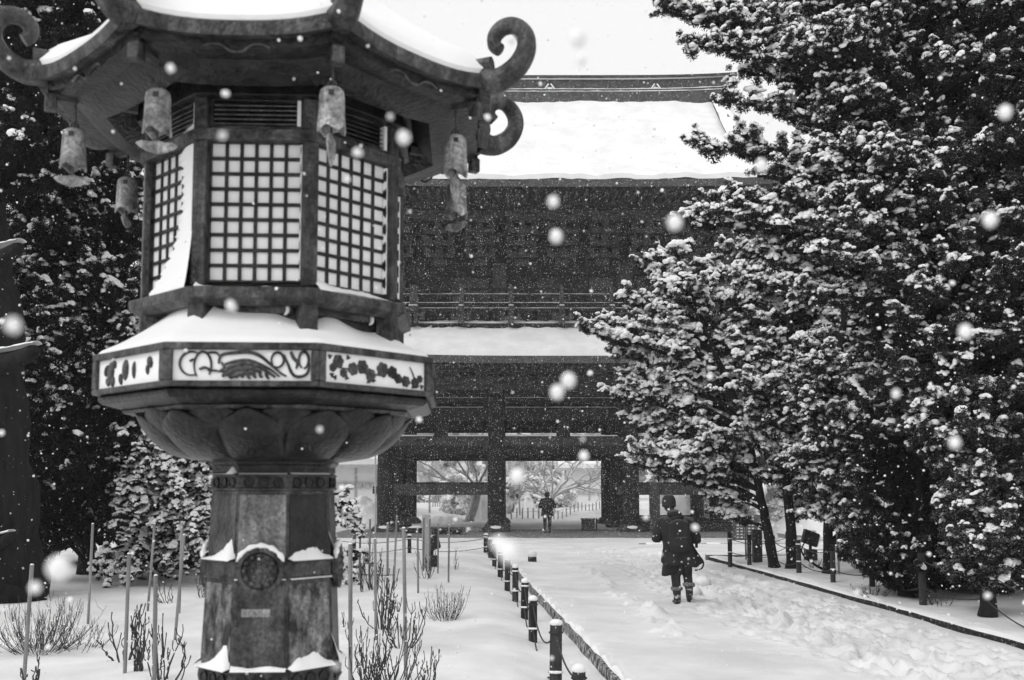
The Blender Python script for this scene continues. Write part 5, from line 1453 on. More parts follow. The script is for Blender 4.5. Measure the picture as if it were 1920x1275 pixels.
# arrow signpost
q = GS(1398, 1012); 
root = thing('signpost', q, 'wooden signpost with a stack of small arrow boards before the gate column', 'sign')
b = MB(); b.box(q.x - .09, q.x + .09, q.y - .06, q.y + .06, q.z - .1, P(1398, 935, q.y).z); b.build('post', 'gate_wood2', root, bevel=.01)
m = q.y / FPX
for k in range(9):
    z = P(1398, 968 + 5.6 * k, q.y).z
    ln = .58 if k % 3 else .5
    pts = [(-.45, -.058), (ln, -.058), (ln + .1, 0), (ln, .058), (-.45, .058)]
    if k > 4: pts = [(-.5, -.058), (.3, -.058), (.3, .058), (-.5, .058)]
    bo = MB().poly([(q.x + x, q.y - .07 - .012 * (k % 2), z + y) for x, y in pts], (0, -1, 0), .03).build('arrow_board', 'sign', root, bevel=.003)
    b = MB()
    for j in range(5): b.box(q.x - .35 + j * .14, q.x - .27 + j * .14, q.y - .117 - .012 * (k % 2), q.y - .103 - .012 * (k % 2), z - .022, z + .022)
    b.build('lettering', 'letter', bo)
b = MB()
q = GS(1437, 1018); m = q.y / FPX; zt = P(1437, 978, q.y).z
b.hexa([(q.x - .42, q.y - .2, q.z - .1), (q.x + .48, q.y - .2, q.z - .1), (q.x + .48, q.y + .2, q.z - .1), (q.x - .42, q.y + .2, q.z - .1), (q.x - .2, q.y - .08, zt), (q.x + .2, q.y - .08, zt), (q.x + .2, q.y + .08, zt), (q.x - .2, q.y + .08, zt)])
o = b.build('wedge_board', 'cone', None, bevel=.02, origin=q); tag(o, 'pale grey tapering board standing in the snow behind the slanting trunk', 'sign')
# long bench under the left bay
def bench(u0, u1, vs, vb, Y, label):
    a = P(u0, vs, Y); c = P(u1, vs, Y); zb = zg1(a.x, Y); zb = max(zb, GZ)
    root = thing('bench', ((a.x + c.x) / 2, Y, zb), label, 'bench')
    for k in range(3):
        MB().box(a.x, c.x, Y - .3 + .21 * k, Y - .12 + .21 * k, a.z - .06, a.z).build('seat_slat', 'gate_wood2', root, bevel=.01)
    MB().box(a.x + .1, c.x - .1, Y - .27, Y - .22, a.z - .26, a.z - .12).build('apron', 'gate_wood', root)
    for x in (a.x + .25, (a.x + c.x) / 2, c.x - .25):
        for y in (Y - .26, Y + .22): MB().box(x - .05, x + .05, y - .05, y + .05, zb - .05, a.z - .06).build('leg', 'gate_wood', root)
    MB().box(a.x + .2, c.x - .2, Y - .16, Y - .1, zb + .12, zb + .2).build('stretcher', 'gate_wood', root)
bench(806, 872, 989, 1001, 40.6, 'long low slatted bench before the left bay of the gate')
bench(756, 806, 990, 1000, 41.6, 'shorter dark bench left of the long slatted bench')
for u, v, w, h, lab in ((780, 997, 20, 11, 'small snow-covered boulder left of the bench'), (893, 996, 14, 9, 'grey stone beside the central column base')):
    q = GS(u, v + 3); m = q.y / FPX
    o = MB().ell((q.x, q.y, q.z + h * m * .3), (w * m, .35, h * m), 12, 8, .1).build('boulder', 'snow' if u < 800 else 'stone', None, smooth='all', origin=q); tag(o, lab, 'stone')
# box stand at the right of the central bay
q = P(1098, 996, 43.6); zb = zg1(q.x, q.y); m = q.y / FPX
root = thing('offering_box', (q.x, q.y, zb), 'dark wooden box stand on legs in the central bay of the gate', 'box')
x0, x1, zt = P(1084, 0, 43.6).x, P(1113, 0, 43.6).x, P(0, 972, 43.6).z
MB().box(x0, x1, q.y - .25, q.y + .25, zt - .05, zt).build('top', 'gate_wood2', root)
MB().box(x0 + .03, x1 - .12, q.y - .22, q.y + .22, zb + .02, zt - .055).build('body', 'gate_wood2', root)
for x in (x0 + .015, x1 - .08): MB().box(x, x + .07, q.y - .245, q.y - .225, zb - .05, zt - .052).build('leg', 'gate_wood', root)
q = GS(998, 1053); m = q.y / FPX
root = thing('stone_marker', q, 'low stone block under a round cap of snow in the path beyond the posts', 'marker')
MB().box(q.x - .10, q.x + .10, q.y - .1, q.y + .1, q.z - .1, q.z + 9 * m).build('block', 'post', root, bevel=.01)
MB().ell((q.x, q.y, q.z + 13 * m), (.11, .11, 9 * m), 12, 8, .04).build('snow_cap', 'snow', root, smooth='all')
for i, (u, v, r, lab) in enumerate(((1300, 1097, 17, 'larger round snow lump right of the walking person'), (1318, 1098, 14, 'round snow lump farther right of the walking person'), (1302, 1113, 11, 'smallest snow lump near the walker\'s boots'))):
    q = GS(u, v); m = q.y / FPX
    o = MB().ell((q.x, q.y, q.z + r * m * .45), (r * m * 1.1, r * m, r * m * .8), 14, 10, .07).build('snow_lump', 'snow', None, smooth='all', origin=q); tag(o, lab, 'snow lump', 'snow lumps on the path')
q = GS(704, 1000); o = MB().tube([q - Vector((0, 0, .2)), P(704, 770, q.y)], .035, 8).build('flagpole', 'far_wood', None, smooth=True, origin=q); tag(o, 'thin tall pale pole left of the gate', 'pole')

# ------------------------------------------------------------------ people
def fuse(mb, voxel, name, m, parent, it=4):
    o = mb.build(name, m, parent, smooth='all', fix=False)
    r = o.modifiers.new('remesh', 'REMESH'); r.mode = 'VOXEL'; r.voxel_size = voxel; r.use_smooth_shade = True
    s = o.modifiers.new('smooth', 'SMOOTH'); s.iterations = it; s.factor = 0.5
    return o
def hand(b, wrist, dirv, side):
    """palm, four unequal curled fingers and a thumb on its side"""
    d = Vector(dirv).normalized(); s = Vector((1, 0, 0)) * side; u = s.cross(d).normalized() * side
    palm = wrist + d * .045
    b.tube([wrist, palm, wrist + d * .085], [.026, .036, .034], 8, flat=.55, ref=u)
    for k, L in enumerate((.066, .075, .07, .055)):
        r0 = wrist + d * .085 + s * (.027 - .018 * k) * -1
        k1 = r0 + d * L * .45 - u * L * .08; k2 = k1 + d * L * .3 - u * L * .28; k3 = k2 + d * L * .05 - u * L * .28
        b.tube([r0 - d * .02, r0, k1, k2, k3], [.0095, .0095, .009, .0085, .007], 7)
    t0 = wrist + d * .03 - s * .028
    b.tube([t0, t0 + d * .03 - s * .022, t0 + d * .058 - s * .022 - u * .012], [.012, .0105, .008], 7)
def person(name, base, S, label):
    B = Vector(base)
    def L(p): return B + Vector((p[0], p[1], p[2]))
    root = thing(name, B, label, 'person')
    hd = L(S['head']); ck = Vector(S['chest']); pv = Vector(S['pelvis'])
    b = MB()
    b.ell(hd + Vector((0, .0, .012)), (.074, .094, .108), 20, 16)
    b.ell(hd + Vector((0, .088, -.012)), (.013, .022, .022), 10, 8)           # nose
    b.ell(hd + Vector((0, .05, -.07)), (.045, .045, .04), 12, 8)             # jaw
    for s in (-1, 1): b.ell(hd + Vector((.076 * s, 0, -.005)), (.012, .022, .032), 10, 8)
    nk = L((S['head'][0] * .8 + ck.x * .2, S['head'][1] - .02, S['head'][2] - .14))
    b.tube([hd - Vector((0, .01, .06)), nk, L((ck.x, ck.y, ck.z + .17))], [.055, .055, .075], 12)
    b.tube([L((ck.x, ck.y, ck.z + .16)), L(ck), L((ck + pv) / 2), L(pv)], [.11, .15, .125, .145], 16, flat=.72, ref=(0, 1, 0))
    for s, sh, el, ha, hp, kn, an in ((-1, *S['left']), (1, *S['right'])):
        sh, el, ha, hp, kn, an = map(L, (sh, el, ha, hp, kn, an))
        b.tube([L((ck.x, ck.y, ck.z + .12)), sh, sh.lerp(el, .5), el, el.lerp(ha, .35), ha], [.06, .058, .046, .042, .04, .027], 12)
        hand(b, ha, (ha - el), s)
        b.tube([L(pv), hp, hp.lerp(kn, .4), kn, kn.lerp(an, .35), an], [.1, .088, .078, .056, .055, .038], 12)
        b.tube([an - Vector((0, .03, .02)), an + Vector((0, .06, -.06)), an + Vector((0, .17, -.075))], [.036, .036, .026], 10)
    fuse(b, .012, 'body', 'skin', root, 3)
    for s in (-1, 1):
        MB().ell(hd + Vector((.03 * s, .086, .012)), (.011, .007, .008), 8, 6).build('eye', 'lamp', root, smooth='all')
    MB().ell(hd + Vector((0, .091, -.058)), (.022, .008, .006), 8, 6).build('mouth', 'fur', root, smooth='all')
    b = MB(); b.ell(hd + Vector((0, -.018, -.015)), (.084, .092, .1), 16, 12); b.ell(hd + Vector((.03, -.07, -.1)), (.05, .04, .08), 12, 8); fuse(b, .012, 'hair', 'hair', root)
    if S.get('hat'):
        b = MB(); pr_ = [(.098, -.05), (.106, -.02), (.108, .03), (.098, .085), (.07, .13), (.025, .152)]
        b.lathe(pr_, 24, (hd.x, hd.y - .005, hd.z + .012)); hat = b.build('hat', 'hat', root, smooth='all')
        b = MB(); b.tube([Vector((hd.x + .101 * math.cos(a), hd.y - .005 + .101 * math.sin(a), hd.z - .012)) for a in [2 * math.pi * k / 24 for k in range(25)]], .011, 8, cap=False); b.build('brim', 'hat', hat, smooth='all')
    # trousers
    b = MB()
    for key in ('left', 'right'):
        sh, el, ha, hp, kn, an = map(L, S[key])
        b.tube([L(pv) + Vector((0, 0, .04)), hp, hp.lerp(kn, .5), kn, kn.lerp(an, .5), an + (kn - an) * .12], [.13, .108, .09, .073, .068, .06], 12)
    fuse(b, .014, 'trousers', 'trouser', root)
    # boots
    for key in ('left', 'right'):
        an = L(S[key][5]); kn = L(S[key][4]); up = (kn - an).normalized(); pt = S.get('toe_' + key, (0, .2, -.07))
        b = MB(); b.tube([an + up * .14, an + up * .03, an + Vector((0, .02, -.05))], [.062, .058, .055], 12); b.tube([an + Vector((0, -.05, -.065)), an + Vector((pt[0] * .5, .08, -.06)), an + Vector(pt)], [.045, .05, .036], 10)
        bo = fuse(b, .014, 'boot', 'boot', root)
        if S.get('fur'):
            b = MB(); c = an + up * .15
            b.tube([c + Vector((math.cos(a) * .068, math.sin(a) * .068, random.uniform(-.01, .01))) for a in [2 * math.pi * k / 14 for k in range(15)]], [random.uniform(.024, .036) for k in range(15)], 8, cap=False); b.build('fur_cuff', 'fur', bo, smooth='all')
    # coat: a tube of cloth with folds, and sleeves
    b = MB(); rows = []; NA = 40
    for i, (z, xc, yc, hw_, hd_) in enumerate(S['coat']):
        fold = S.get('fold', 0) * max(0, (S['coat'][0][0] - z) / (S['coat'][0][0] - S['coat'][-1][0])) ** 2
        rows.append([L((xc + (hw_ * (1 + fold * math.sin(a * 7 + 1))) * math.cos(a), yc + hd_ * (1 + fold * math.sin(a * 5)) * math.sin(a), z + fold * .35 * math.sin(a * 3 + .6) * .3)) for a in [2 * math.pi * k / NA for k in range(NA + 1)]])
    b.grid(rows)
    o = b.build('coat', S['coat_mat'], root, smooth='all', fix=False)
    md = o.modifiers.new('solid', 'SOLIDIFY'); md.thickness = .012
    md = o.modifiers.new('sub', 'SUBSURF'); md.levels = 1; md.render_levels = 1
    for key in ('left', 'right'):
        sh, el, ha = map(L, S[key][:3])
        b = MB(); b.tube(smoothpath([sh.lerp(L(ck) + Vector((0, 0, .13)), .45), sh, sh.lerp(el, .5), el, el.lerp(ha, .5), ha], 3), [.085, .088, .09, .088, .084, .08, .078, .078, .08, .08, .076, .07, .066, .06, .056, .055], 12); b.build('sleeve', S['coat_mat'], root, smooth='all')
    b = MB(); b.ell(L((ck.x + S['head'][0] * .25 - ck.x * .25, ck.y - .06, ck.z + .22)), (.115, .10, .07), 16, 10, .05); b.ell(L((ck.x, ck.y - .1, ck.z + .15)), (.10, .07, .08), 14, 8, .05); b.build('hood', S['coat_mat'], root, smooth='all')
    return root, L
pb_ = GS(1279, 1131)
near, NL = person('person', pb_, dict(
    head=(-.175, .06, 1.50), chest=(-.085, .03, 1.14), pelvis=(-.02, 0, .70), hat=True, fur=True,
    left=((-.29, .04, 1.22), (-.375, .04, .99), (-.18, .28, 1.06), (-.085, 0, .66), (-.085, .05, .38), (-.075, -.02, .075)),
    right=((.15, .04, 1.21), (.235, .02, .97), (.09, .28, 1.04), (.06, 0, .68), (.10, .06, .40), (.095, -.12, .17)),
    toe_right=(0.01, .12, -.15), toe_left=(-.02, .19, -.07),
    coat=[(1.31, -.13, .02, .09, .085), (1.27, -.11, .02, .19, .13), (1.21, -.09, .02, .25, .15), (1.10, -.08, .02, .245, .16), (.98, -.065, .02, .225, .155), (.86, -.045, .01, .205, .155), (.76, -.025, .01, .25, .175), (.69, -.01, 0, .265, .18), (.63, .01, 0, .295, .195), (.60, 0.01, 0, .27, .19), (.575, 0, 0, .23, .18)],
    coat_mat='coat', fold=.2), 'person walking away up the path in a dark flared coat and knit hat')
# what the walker carries
b = MB(); b.obox(NL((-.06, -.17, 1.02)), (.155, 0, .012), (0, .09, 0), (-.02, 0, .22)); b.ell(NL((-.06, -.2, .9)), (.17, .1, .13), 16, 10); b.ell(NL((-.07, -.19, 1.2)), (.14, .09, .09), 16, 10)
bp = thing('backpack', NL((-.06, -.19, .8)), 'dark soft backpack on the walking person\'s back', 'backpack')
fuse(b, .02, 'bag_body', 'coat', bp, 8)
MB().obox(NL((-.04, -.255, .93)), (.10, 0, .008), (0, .03, 0), (-.01, 0, .085)).build('front_pocket', 'coat', bp, bevel=.02)
for s in (-1, 1):
    MB().tube([NL((-.06 + .1 * s, -.17, 1.22)), NL((-.07 + .12 * s, -.02, 1.33)), NL((-.07 + .13 * s, .14, 1.2)), NL((-.07 + .14 * s, .17, 1.0))], .022, 8, flat=.4).build('strap', 'coat', bp, smooth=True)
sb = thing('shoulder_bag', NL((-.20, -.02, .44)), 'dark bag hanging below the walker\'s coat on the left', 'bag')
b = MB(); b.obox(NL((-.19, -.06, .53)), (.11, .03, .02), (-.02, .06, 0), (.01, 0, .10)); b.build('bag_body', 'coat2', sb, bevel=.03)
MB().tube([NL((-.24, -.06, .6)), NL((-.2, -.16, .95)), NL((-.05, -.17, 1.25))], .012, 6).build('strap', 'coat', sb)
o = MB().tube([NL((.235, .02, .84)), NL((.24, .02, 1.06)), NL((.235, .02, 1.28))], [.022, .022, .018], 8).build('carried_rod', 'coat', None, smooth=True, origin=NL((.235, .02, .84))); tag(o, 'slim dark rod carried upright at the walker\'s right side', 'rod')
o = MB().tube(smoothpath([NL((.12, -.1, .95)), NL((.24, -.06, .75)), NL((.335, 0, .62)), NL((.30, 0, .52)), NL((.2, -.02, .5))], 4), .012, 6).build('dangling_strap', 'coat', None, smooth=True, origin=NL((.2, 0, .5))); tag(o, 'loose dark strap looping out at the right hem of the walker\'s coat', 'strap')
fb_ = GS(1026, 1001); fb_.z = max(fb_.z, GZ + .012)
far, FL = person('person', fb_, dict(
    head=(.0, .03, 1.56), chest=(0, 0, 1.2), pelvis=(0, 0, .84), hat=True,
    left=((-.19, 0, 1.36), (-.30, .02, 1.1), (-.12, .24, 1.08), (-.1, 0, .82), (-.09, .02, .46), (-.085, 0, .085)),
    right=((.19, 0, 1.36), (.31, .03, 1.1), (.2, .2, 1.2), (.1, 0, .82), (.11, .03, .46), (.10, .0, .085)),
    coat=[(1.42, 0, 0, .09, .08), (1.38, 0, 0, .16, .11), (1.33, 0, 0, .21, .13), (1.2, 0, 0, .23, .15), (1.05, 0, 0, .22, .155), (.9, 0, 0, .225, .16), (.78, 0, 0, .24, .17), (.70, 0, 0, .24, .165)],
    coat_mat='coat2', fold=.03), 'person in a dark parka standing with their back turned in the gate')
bp2 = thing('backpack', FL((0, -.16, 1.0)), 'small dark backpack worn by the person standing in the gate', 'backpack')
b = MB(); b.ell(FL((0, -.19, 1.15)), (.15, .09, .22), 18, 12, .02); fuse(b, .02, 'bag_body', 'coat', bp2)
for s in (-1, 1): MB().tube([FL((.09 * s, -.15, 1.34)), FL((.12 * s, 0, 1.44)), FL((.13 * s, .13, 1.3)), FL((.13 * s, .14, 1.1))], .02, 8, flat=.4).build('strap', 'coat', bp2, smooth=True)

# ------------------------------------------------------------------ beyond the gate
def bare_tree(base, dirs, label, seed, r0, length, depth=5, bark='bark_pale', tilt=(0, 0, 1), trunk=1.4, snow=True):
    g = random.Random(seed)
    root = thing('cherry_tree' if r0 > .12 else 'young_tree', base, label, 'tree', 'bare snow-covered trees beyond the gate')
    tb, br, sn = MB(), MB(), MB()
    t = Vector(tilt).normalized(); top = Vector(base) + t * trunk
    tb.tube([Vector(base) - t * .2, Vector(base) + t * trunk * .5 + Vector((g.gauss(0, .05), 0, 0)), top], [r0 * 1.2, r0 * 1.02, r0 * .9], 10)
    sn.tube([Vector(base) + t * trunk * k + Vector((-r0 * .5, -r0 * .5, r0 * .3)) for k in (.1, .5, .9)], [r0 * .35, r0 * .45, r0 * .3], 6)
    def grow(p, d, L, r, lv):
        n = 4; pts = [p]
        for k in range(n):
            d = (d + Vector((g.gauss(0, .16), g.gauss(0, .16), g.gauss(0, .1) + .02))).normalized()
            pts.append(pts[-1] + d * L / n)
        br.tube(pts, [r * (1 - .4 * k / n) for k in range(n + 1)], 5, cap=False)
        if snow:
            sn.tube([q + Vector((0, 0, r * .75 + .008)) for q in pts], [max(.012, r * .8 * (1 - .3 * k / n)) for k in range(n + 1)], 5, cap=False, flat=1.0)
        if lv <= 0: return
        for k in range(g.choice((2, 3, 3)) if lv > 1 else 3):
            i = g.randint(2, n) if k else n
            nd = (d + Vector((g.gauss(0, .55), g.gauss(0, .55), g.gauss(.02, .3)))).normalized()
            grow(pts[i], nd, L * g.uniform(.6, .85), r * .6, lv - 1)
    for d, L, r in dirs:
        grow(top - t * .1, Vector(d).normalized(), L, r * .72, depth)
    tb.build('trunk', bark, root, smooth=True); tag(br.build('branches', bark, root, smooth='all', fix=False), kind='stuff'); tag(sn.build('branch_snow', 'snow', root, smooth='all', fix=False), kind='stuff')
def gb(u, Y):
    x = P(u, 912, Y).x; return Vector((x, Y, zg1(x, Y)))
bare_tree(gb(1035, 67), [((-1, -.2, .75), 1.9, .13), ((-.55, .3, .9), 2.0, .13), ((.1, 0, 1), 2.1, .12), ((.6, -.3, .8), 2.0, .13), ((1.1, 0, .42), 2.1, .14), ((-.9, .4, .35), 1.8, .12), ((.9, .5, .6), 1.9, .12)], 'wide spreading bare cherry tree framed in the central opening of the gate', 5, .24, 2, 4, trunk=1.1)
bare_tree(gb(880, 56), [((.5, 0, .9), 1.7, .11), ((.05, .2, 1), 1.8, .1), ((-1, 0, .5), 1.9, .09), ((-.6, -.3, .7), 1.8, .09)], 'leaning thick-trunked bare tree seen through the left bay', 6, .24, 2, 4, tilt=(.28, 0, 1), trunk=2.0)
for i, (u, Y, h) in enumerate(((806, 66, 1.6), (957, 72, 2.2), (1005, 80, 2.2), (975, 62, 1.5))):
    bare_tree(gb(u, Y), [((.3, 0, 1), 1.2, .035), ((-.4, .2, 1), 1.2, .035), ((.1, .3, 1.2), 1.3, .035), ((-.2, -.3, .9), 1.1, .03)], ['slender young tree seen below the left rail', 'slender young tree just right of the central-left column', 'thin tree left of the spreading cherry, farther back', 'thin young tree nearest the gate in the central opening'][i], 60 + i, .06, 1, 3, trunk=h)
bare_tree(gb(1240, 70), [((-.6, 0, .9), 1.8, .1), ((.5, .2, 1), 1.9, .1), ((0, -.3, 1), 1.9, .1), ((1, 0, .5), 1.6, .09)], 'bare tree seen through the right bay above the low rail', 9, .16, 2, 4, trunk=1.4)
# frosted evergreens and hedges farther off
def mass(name, cat, u, Y, hu, z1, hy, n, s, label, seed, mat_='leaf_far', sp=.75, cone=False, group=None):
    g = np.random.default_rng(seed); x = P(u, 912, Y).x; m = Y / FPX; z0 = zg1(x, Y)
    root = thing(name, (x, Y, z0), label, cat, group)
    c = np.stack([g.uniform(-1, 1, n), g.uniform(-1, 1, n), g.random(n)], 1)
    k = 1 - c[:, 2] if cone else np.sqrt(np.clip(1 - (c[:, 2] * .95) ** 2.5, 0, 1))
    c[:, 0] = x + c[:, 0] * hu * m * k; c[:, 1] = Y + c[:, 1] * hy * k; c[:, 2] = z0 + c[:, 2] * (z1 - z0)
    S_ = s * g.uniform(.7, 1.3, n)
    MB().tube([(x, Y, z0 - .3), (x, Y, z0 + (z1 - z0) * .8)], [.14, .05], 8).build('trunk', 'bark', root, smooth=True)
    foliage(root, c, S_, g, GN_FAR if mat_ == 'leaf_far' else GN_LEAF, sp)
mass('hedge', 'hedge', 853, 64, 20, 2.4, .8, 130, .3, 'dark grey clipped evergreen seen through the left bay', 1, sp=.4)
mass('hedge', 'hedge', 930, 66, 60, 2.2, .9, 200, .32, 'long frosted hedge behind the central-left column', 2)
mass('hedge', 'hedge', 1010, 74, 70, 2.2, 1, 200, .34, 'frosted bushes behind the standing person', 3)
mass('hedge', 'hedge', 1500, 44, 70, 2.1, 1.0, 260, .24, 'frosted grey shrubs between the slim juniper trunks', 4)
mass('hedge', 'hedge', 1350, 60, 60, 2.0, 1, 160, .3, 'frosted shrubs seen under the right-hand rail', 5)
mass('hedge', 'hedge', 1680, 46, 110, 3.2, 1.5, 260, .3, 'snowy shrubs far behind the low bushy juniper', 6)
mass('conifer', 'tree', 688, 66, 26, 6.2, 1.2, 260, .36, 'snowy conifer beside the pale pole left of the gate', 7, sp=.5, cone=True)
mass('conifer', 'tree', 645, 70, 40, 5.0, 1.4, 260, .36, 'round snowy conifer above the white wall left of the gate', 8)
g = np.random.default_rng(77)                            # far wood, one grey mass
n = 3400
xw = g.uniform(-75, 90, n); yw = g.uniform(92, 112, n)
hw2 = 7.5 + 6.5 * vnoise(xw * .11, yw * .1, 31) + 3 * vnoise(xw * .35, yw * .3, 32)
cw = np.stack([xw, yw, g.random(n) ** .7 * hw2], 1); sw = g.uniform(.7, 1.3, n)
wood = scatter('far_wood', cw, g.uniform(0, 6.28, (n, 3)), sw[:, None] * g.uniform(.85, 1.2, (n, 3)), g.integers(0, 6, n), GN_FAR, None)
tag(wood, 'far hazy snow-dusted wood behind the gate', None, kind='stuff')
k = g.random(n) < .7; m = int(k.sum())
scatter('wood_snow', cw[k], np.stack([g.normal(0, .2, m), g.normal(0, .2, m), g.uniform(0, 6.28, m)], 1), sw[k][:, None] * np.ones((1, 3)), g.integers(0, 6, m), GN_SNOW, wood)
# low stake fences beyond
def stake_fence(u0, u1, Y0, Y1, n, h, label):
    a, c = gb(u0, Y0), gb(u1, Y1); root = thing('stake_fence', a, label, 'fence'); first = None
    for k in range(n):
        p = a.lerp(c, k / (n - 1)); p.z = zg1(p.x, p.y)
        if first is None:
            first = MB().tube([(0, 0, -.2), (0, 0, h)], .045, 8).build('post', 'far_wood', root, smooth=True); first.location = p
            sc_ = MB().ell((0, 0, h), (.07, .07, .06), 8, 6).build('snow_cap', 'snow', root, smooth='all'); sc_.location = p
        else:
            share('post', first, root, p); share('snow_cap', sc_, root, p)
    MB().tube([a + Vector((0, 0, h * .7)), c + Vector((0, 0, h * .7))], .015, 6).build('rope', 'far_wood', root)
stake_fence(948, 1010, 58, 60, 7, .6, 'low row of stakes beyond the gate, left of the standing person')
stake_fence(1030, 1124, 61, 70, 14, .55, 'curving row of short stakes beyond the gate, right of the standing person')
stake_fence(812, 842, 72, 72, 8, 1.1, 'short picket row seen under the left rail')
stake_fence(1225, 1300, 64, 66, 9, 1.5, 'row of tall stakes seen under the right-hand rail')
# buildings
def far_house(u0, u1, Y, z_w, z_r, dep, label, posts, skirt):
    a, c = P(u0, 912, Y).x, P(u1, 912, Y).x; z0 = zg1((a + c) / 2, Y) - .3
    root = thing('house', ((a + c) / 2, Y, z0), label, 'building')
    MB().box(a, c, Y, Y + dep, z0, z_w).build('wall', 'wall_white', root)
    for k in range(posts + 1):
        x = a + (c - a) * k / posts; MB().box(x - .07, x + .07, Y - .05, Y - .005, z0, z_w).build('post', 'far_wood', root)
    if skirt:
        n = int((c - a) / .45)
        for k in range(n):
            x = a + (c - a) * k / n; MB().box(x + .02, x + .43, Y - .12, Y - .055, skirt - .35, skirt).build('board', 'far_wood', root)
    MB().poly([(a - .6, Y - .9, z_w - .05), (c + .6, Y - .9, z_w - .05), (c + .6, Y + dep / 2, z_r), (a - .6, Y + dep / 2, z_r)], (0, 0, 1), .18).build('roof', 'far_wood', root)
    MB().poly([(a - .6, Y - .88, z_w + .14), (c + .6, Y - .88, z_w + .14), (c + .6, Y + dep / 2, z_r + .19), (a - .6, Y + dep / 2, z_r + .19)], (0, 0, 1), .35).build('roof_snow', 'snow_smooth', root)
    MB().poly([(a - .6, Y + dep / 2 + .01, z_r), (c + .6, Y + dep / 2 + .01, z_r), (c + .6, Y + dep + .9, z_w - .05), (a - .6, Y + dep + .9, z_w - .05)], (0, 0, 1), .4).build('roof', 'snow_smooth', root)
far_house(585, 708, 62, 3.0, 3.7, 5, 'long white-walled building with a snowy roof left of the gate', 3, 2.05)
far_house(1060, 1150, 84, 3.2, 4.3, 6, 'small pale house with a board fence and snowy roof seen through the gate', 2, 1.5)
# snow banks shovelled up beyond the gate
for i, (u, Y, w, h, lab) in enumerate(((650, 52, 80, 1.5, 'high snow bank before the white-walled building'), (905, 60, 22, 1.8, 'tall snow heap beside the leaning tree'), (835, 57, 40, .6, 'low snow bank behind the bench'), (985, 66, 22, 1.5, 'rounded snow mound behind the stakes'), (1270, 62, 40, 1.6, 'snow mound behind the right-hand rail'), (1560, 42, 100, 1.5, 'wide snow bank far behind the rope fence'))):
    p = gb(u, Y); m = Y / FPX; N = 36
    b = MB(); rows = []
    for a_ in range(N + 1):
        row = []
        for c_ in range(N + 1):
            x_ = -1 + 2 * c_ / N; y_ = -1 + 2 * a_ / N
            fall = max(0, 1 - x_ * x_) ** .9 * max(0, 1 - y_ * y_) ** 1.2
            hh = h * fall * (.55 + .45 * float(vnoise(x_ * 2.5 + i * 7, y_ * 2 + 3, 41)) + .25 * float(vnoise(x_ * 7 + i, y_ * 6, 42))) * 1.15
            row.append((p.x + x_ * w * m * 1.15, p.y + y_ * 3.2, p.z - .15 + hh))
        rows.append(row)
    b.grid(rows)
    o = b.build('snow_bank', 'snow', None, smooth='all', origin=p); tag(o, lab, 'snow bank')

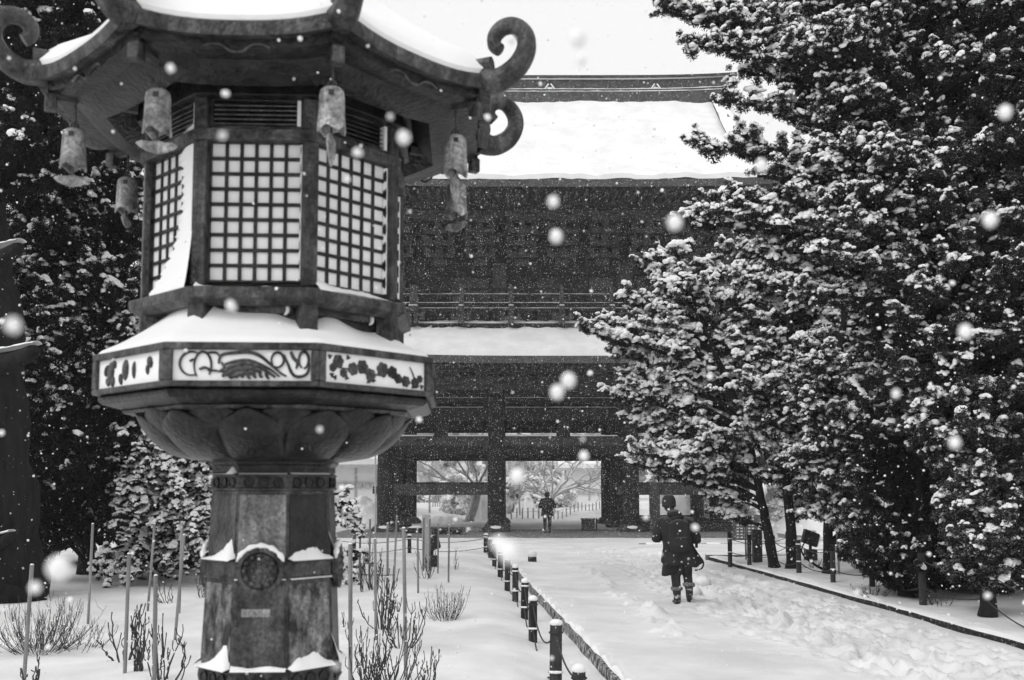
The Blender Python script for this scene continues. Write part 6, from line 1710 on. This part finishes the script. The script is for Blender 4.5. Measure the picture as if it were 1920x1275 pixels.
# ------------------------------------------------------------------ falling snow and the misty air
def flakes(n, x0, x1, y0, y1, z0, z1, lo, hi, seed, oct_):
    g = np.random.default_rng(seed)
    c = np.stack([g.uniform(x0, x1, n), y0 + (y1 - y0) * g.random(n), g.uniform(z0, z1, n)], 1)
    d = np.linalg.norm(c - np.array([0, 0, CAM_H]), axis=1); c = c[d > .45]; n = len(c)
    r = lo * (hi / lo) ** (g.random(n) ** 1.6)
    if oct_:
        ph = (1 + 5 ** .5) / 2
        ax = np.array([(-1, ph, 0), (1, ph, 0), (-1, -ph, 0), (1, -ph, 0), (0, -1, ph), (0, 1, ph), (0, -1, -ph), (0, 1, -ph), (ph, 0, -1), (ph, 0, 1), (-ph, 0, -1), (-ph, 0, 1)]) / 1.9; K = 12
        T = [(0, 11, 5), (0, 5, 1), (0, 1, 7), (0, 7, 10), (0, 10, 11), (1, 5, 9), (5, 11, 4), (11, 10, 2), (10, 7, 6), (7, 1, 8), (3, 9, 4), (3, 4, 2), (3, 2, 6), (3, 6, 8), (3, 8, 9), (4, 9, 5), (2, 4, 11), (6, 2, 10), (8, 6, 7), (9, 8, 1)]
    else:
        ax = np.array([[.95, .5, -1.2], [-.95, .5, -1.0], [.1, -1, -.9], [.7, 0, 2.4]], float); K = 4
        T = [(0, 1, 3), (1, 2, 3), (2, 0, 3), (1, 0, 2)]
    V = c[:, None] + ax[None] * r[:, None, None] * g.uniform(.75, 1.2, (n, K, 1))
    F = np.array(T)[None] + (np.arange(n) * K)[:, None, None]
    return V.reshape(-1, 3), F.reshape(-1, 3)
parts = [flakes(6500, -4, 4, .45, 7, .2, 5, .0024, .007, 1, True), flakes(18000, -10, 12, 5, 16, 0, 10, .0015, .0036, 2, False), flakes(210000, -16, 18, 16, 41.5, 0, 17, .003, .0075, 3, False)]
for u, v, d, r in ((112, 1066, .62, .007), (66, 1102, .75, .004), (1857, 412, .85, .006), (1084, 72, .8, .007), (1090, 112, .9, .005), (1037, 378, .9, .005), (1043, 443, .95, .006), (1066, 713, .9, .0065), (1045, 735, .9, .006), (757, 258, .85, .0055), (1428, 310, 1.0, .006), (955, 1035, .6, .006), (935, 1020, .7, .005), (970, 893, 1.0, .007), (1095, 855, 1.1, .005), (1790, 830, .9, .005), (1810, 622, .9, .006), (1680, 738, 1.0, .004), (25, 610, .6, .0045), (1265, 417, .8, .006), (320, 128, 1.0, .004), (1885, 210, .9, .006)):
    c_ = P(u, v, d); bb = MB().ell(c_, (r, r, r * 1.1), 10, 8, .12)
    fv = np.array(bb.v); ft = [(f[0], f[k], f[k + 1]) for f in bb.f for k in range(1, len(f) - 1)]
    parts.append((fv, np.array(ft)))
off = 0; Vs = []; Fs = []
for v, f in parts:
    Vs.append(v); Fs.append(f + off); off += len(v)
o = raw_mesh('falling_snow', np.concatenate(Vs), np.concatenate(Fs), 'snow_smooth', smooth=True)
tag(o, 'snowflakes falling through the air everywhere', None, kind='stuff')
hz = MB().box(-650, 650, -230, 640, -2.0, 26).build('haze', 'snow')
hz.data.materials.clear()
hm = bpy.data.materials.new('misty_air'); hm.use_nodes = True
hn, hlk = hm.node_tree.nodes, hm.node_tree.links
hn.clear()
ho = hn.new('ShaderNodeOutputMaterial'); pv_ = hn.new('ShaderNodeVolumePrincipled')
pv_.inputs['Color'].default_value = (.95, .95, .95, 1); pv_.inputs['Density'].default_value = 0.0009
hlk.new(pv_.outputs[0], ho.inputs['Volume'])
hz.data.materials.append(hm)
tag(hz, 'thin misty snow-filled air', None, kind='stuff')
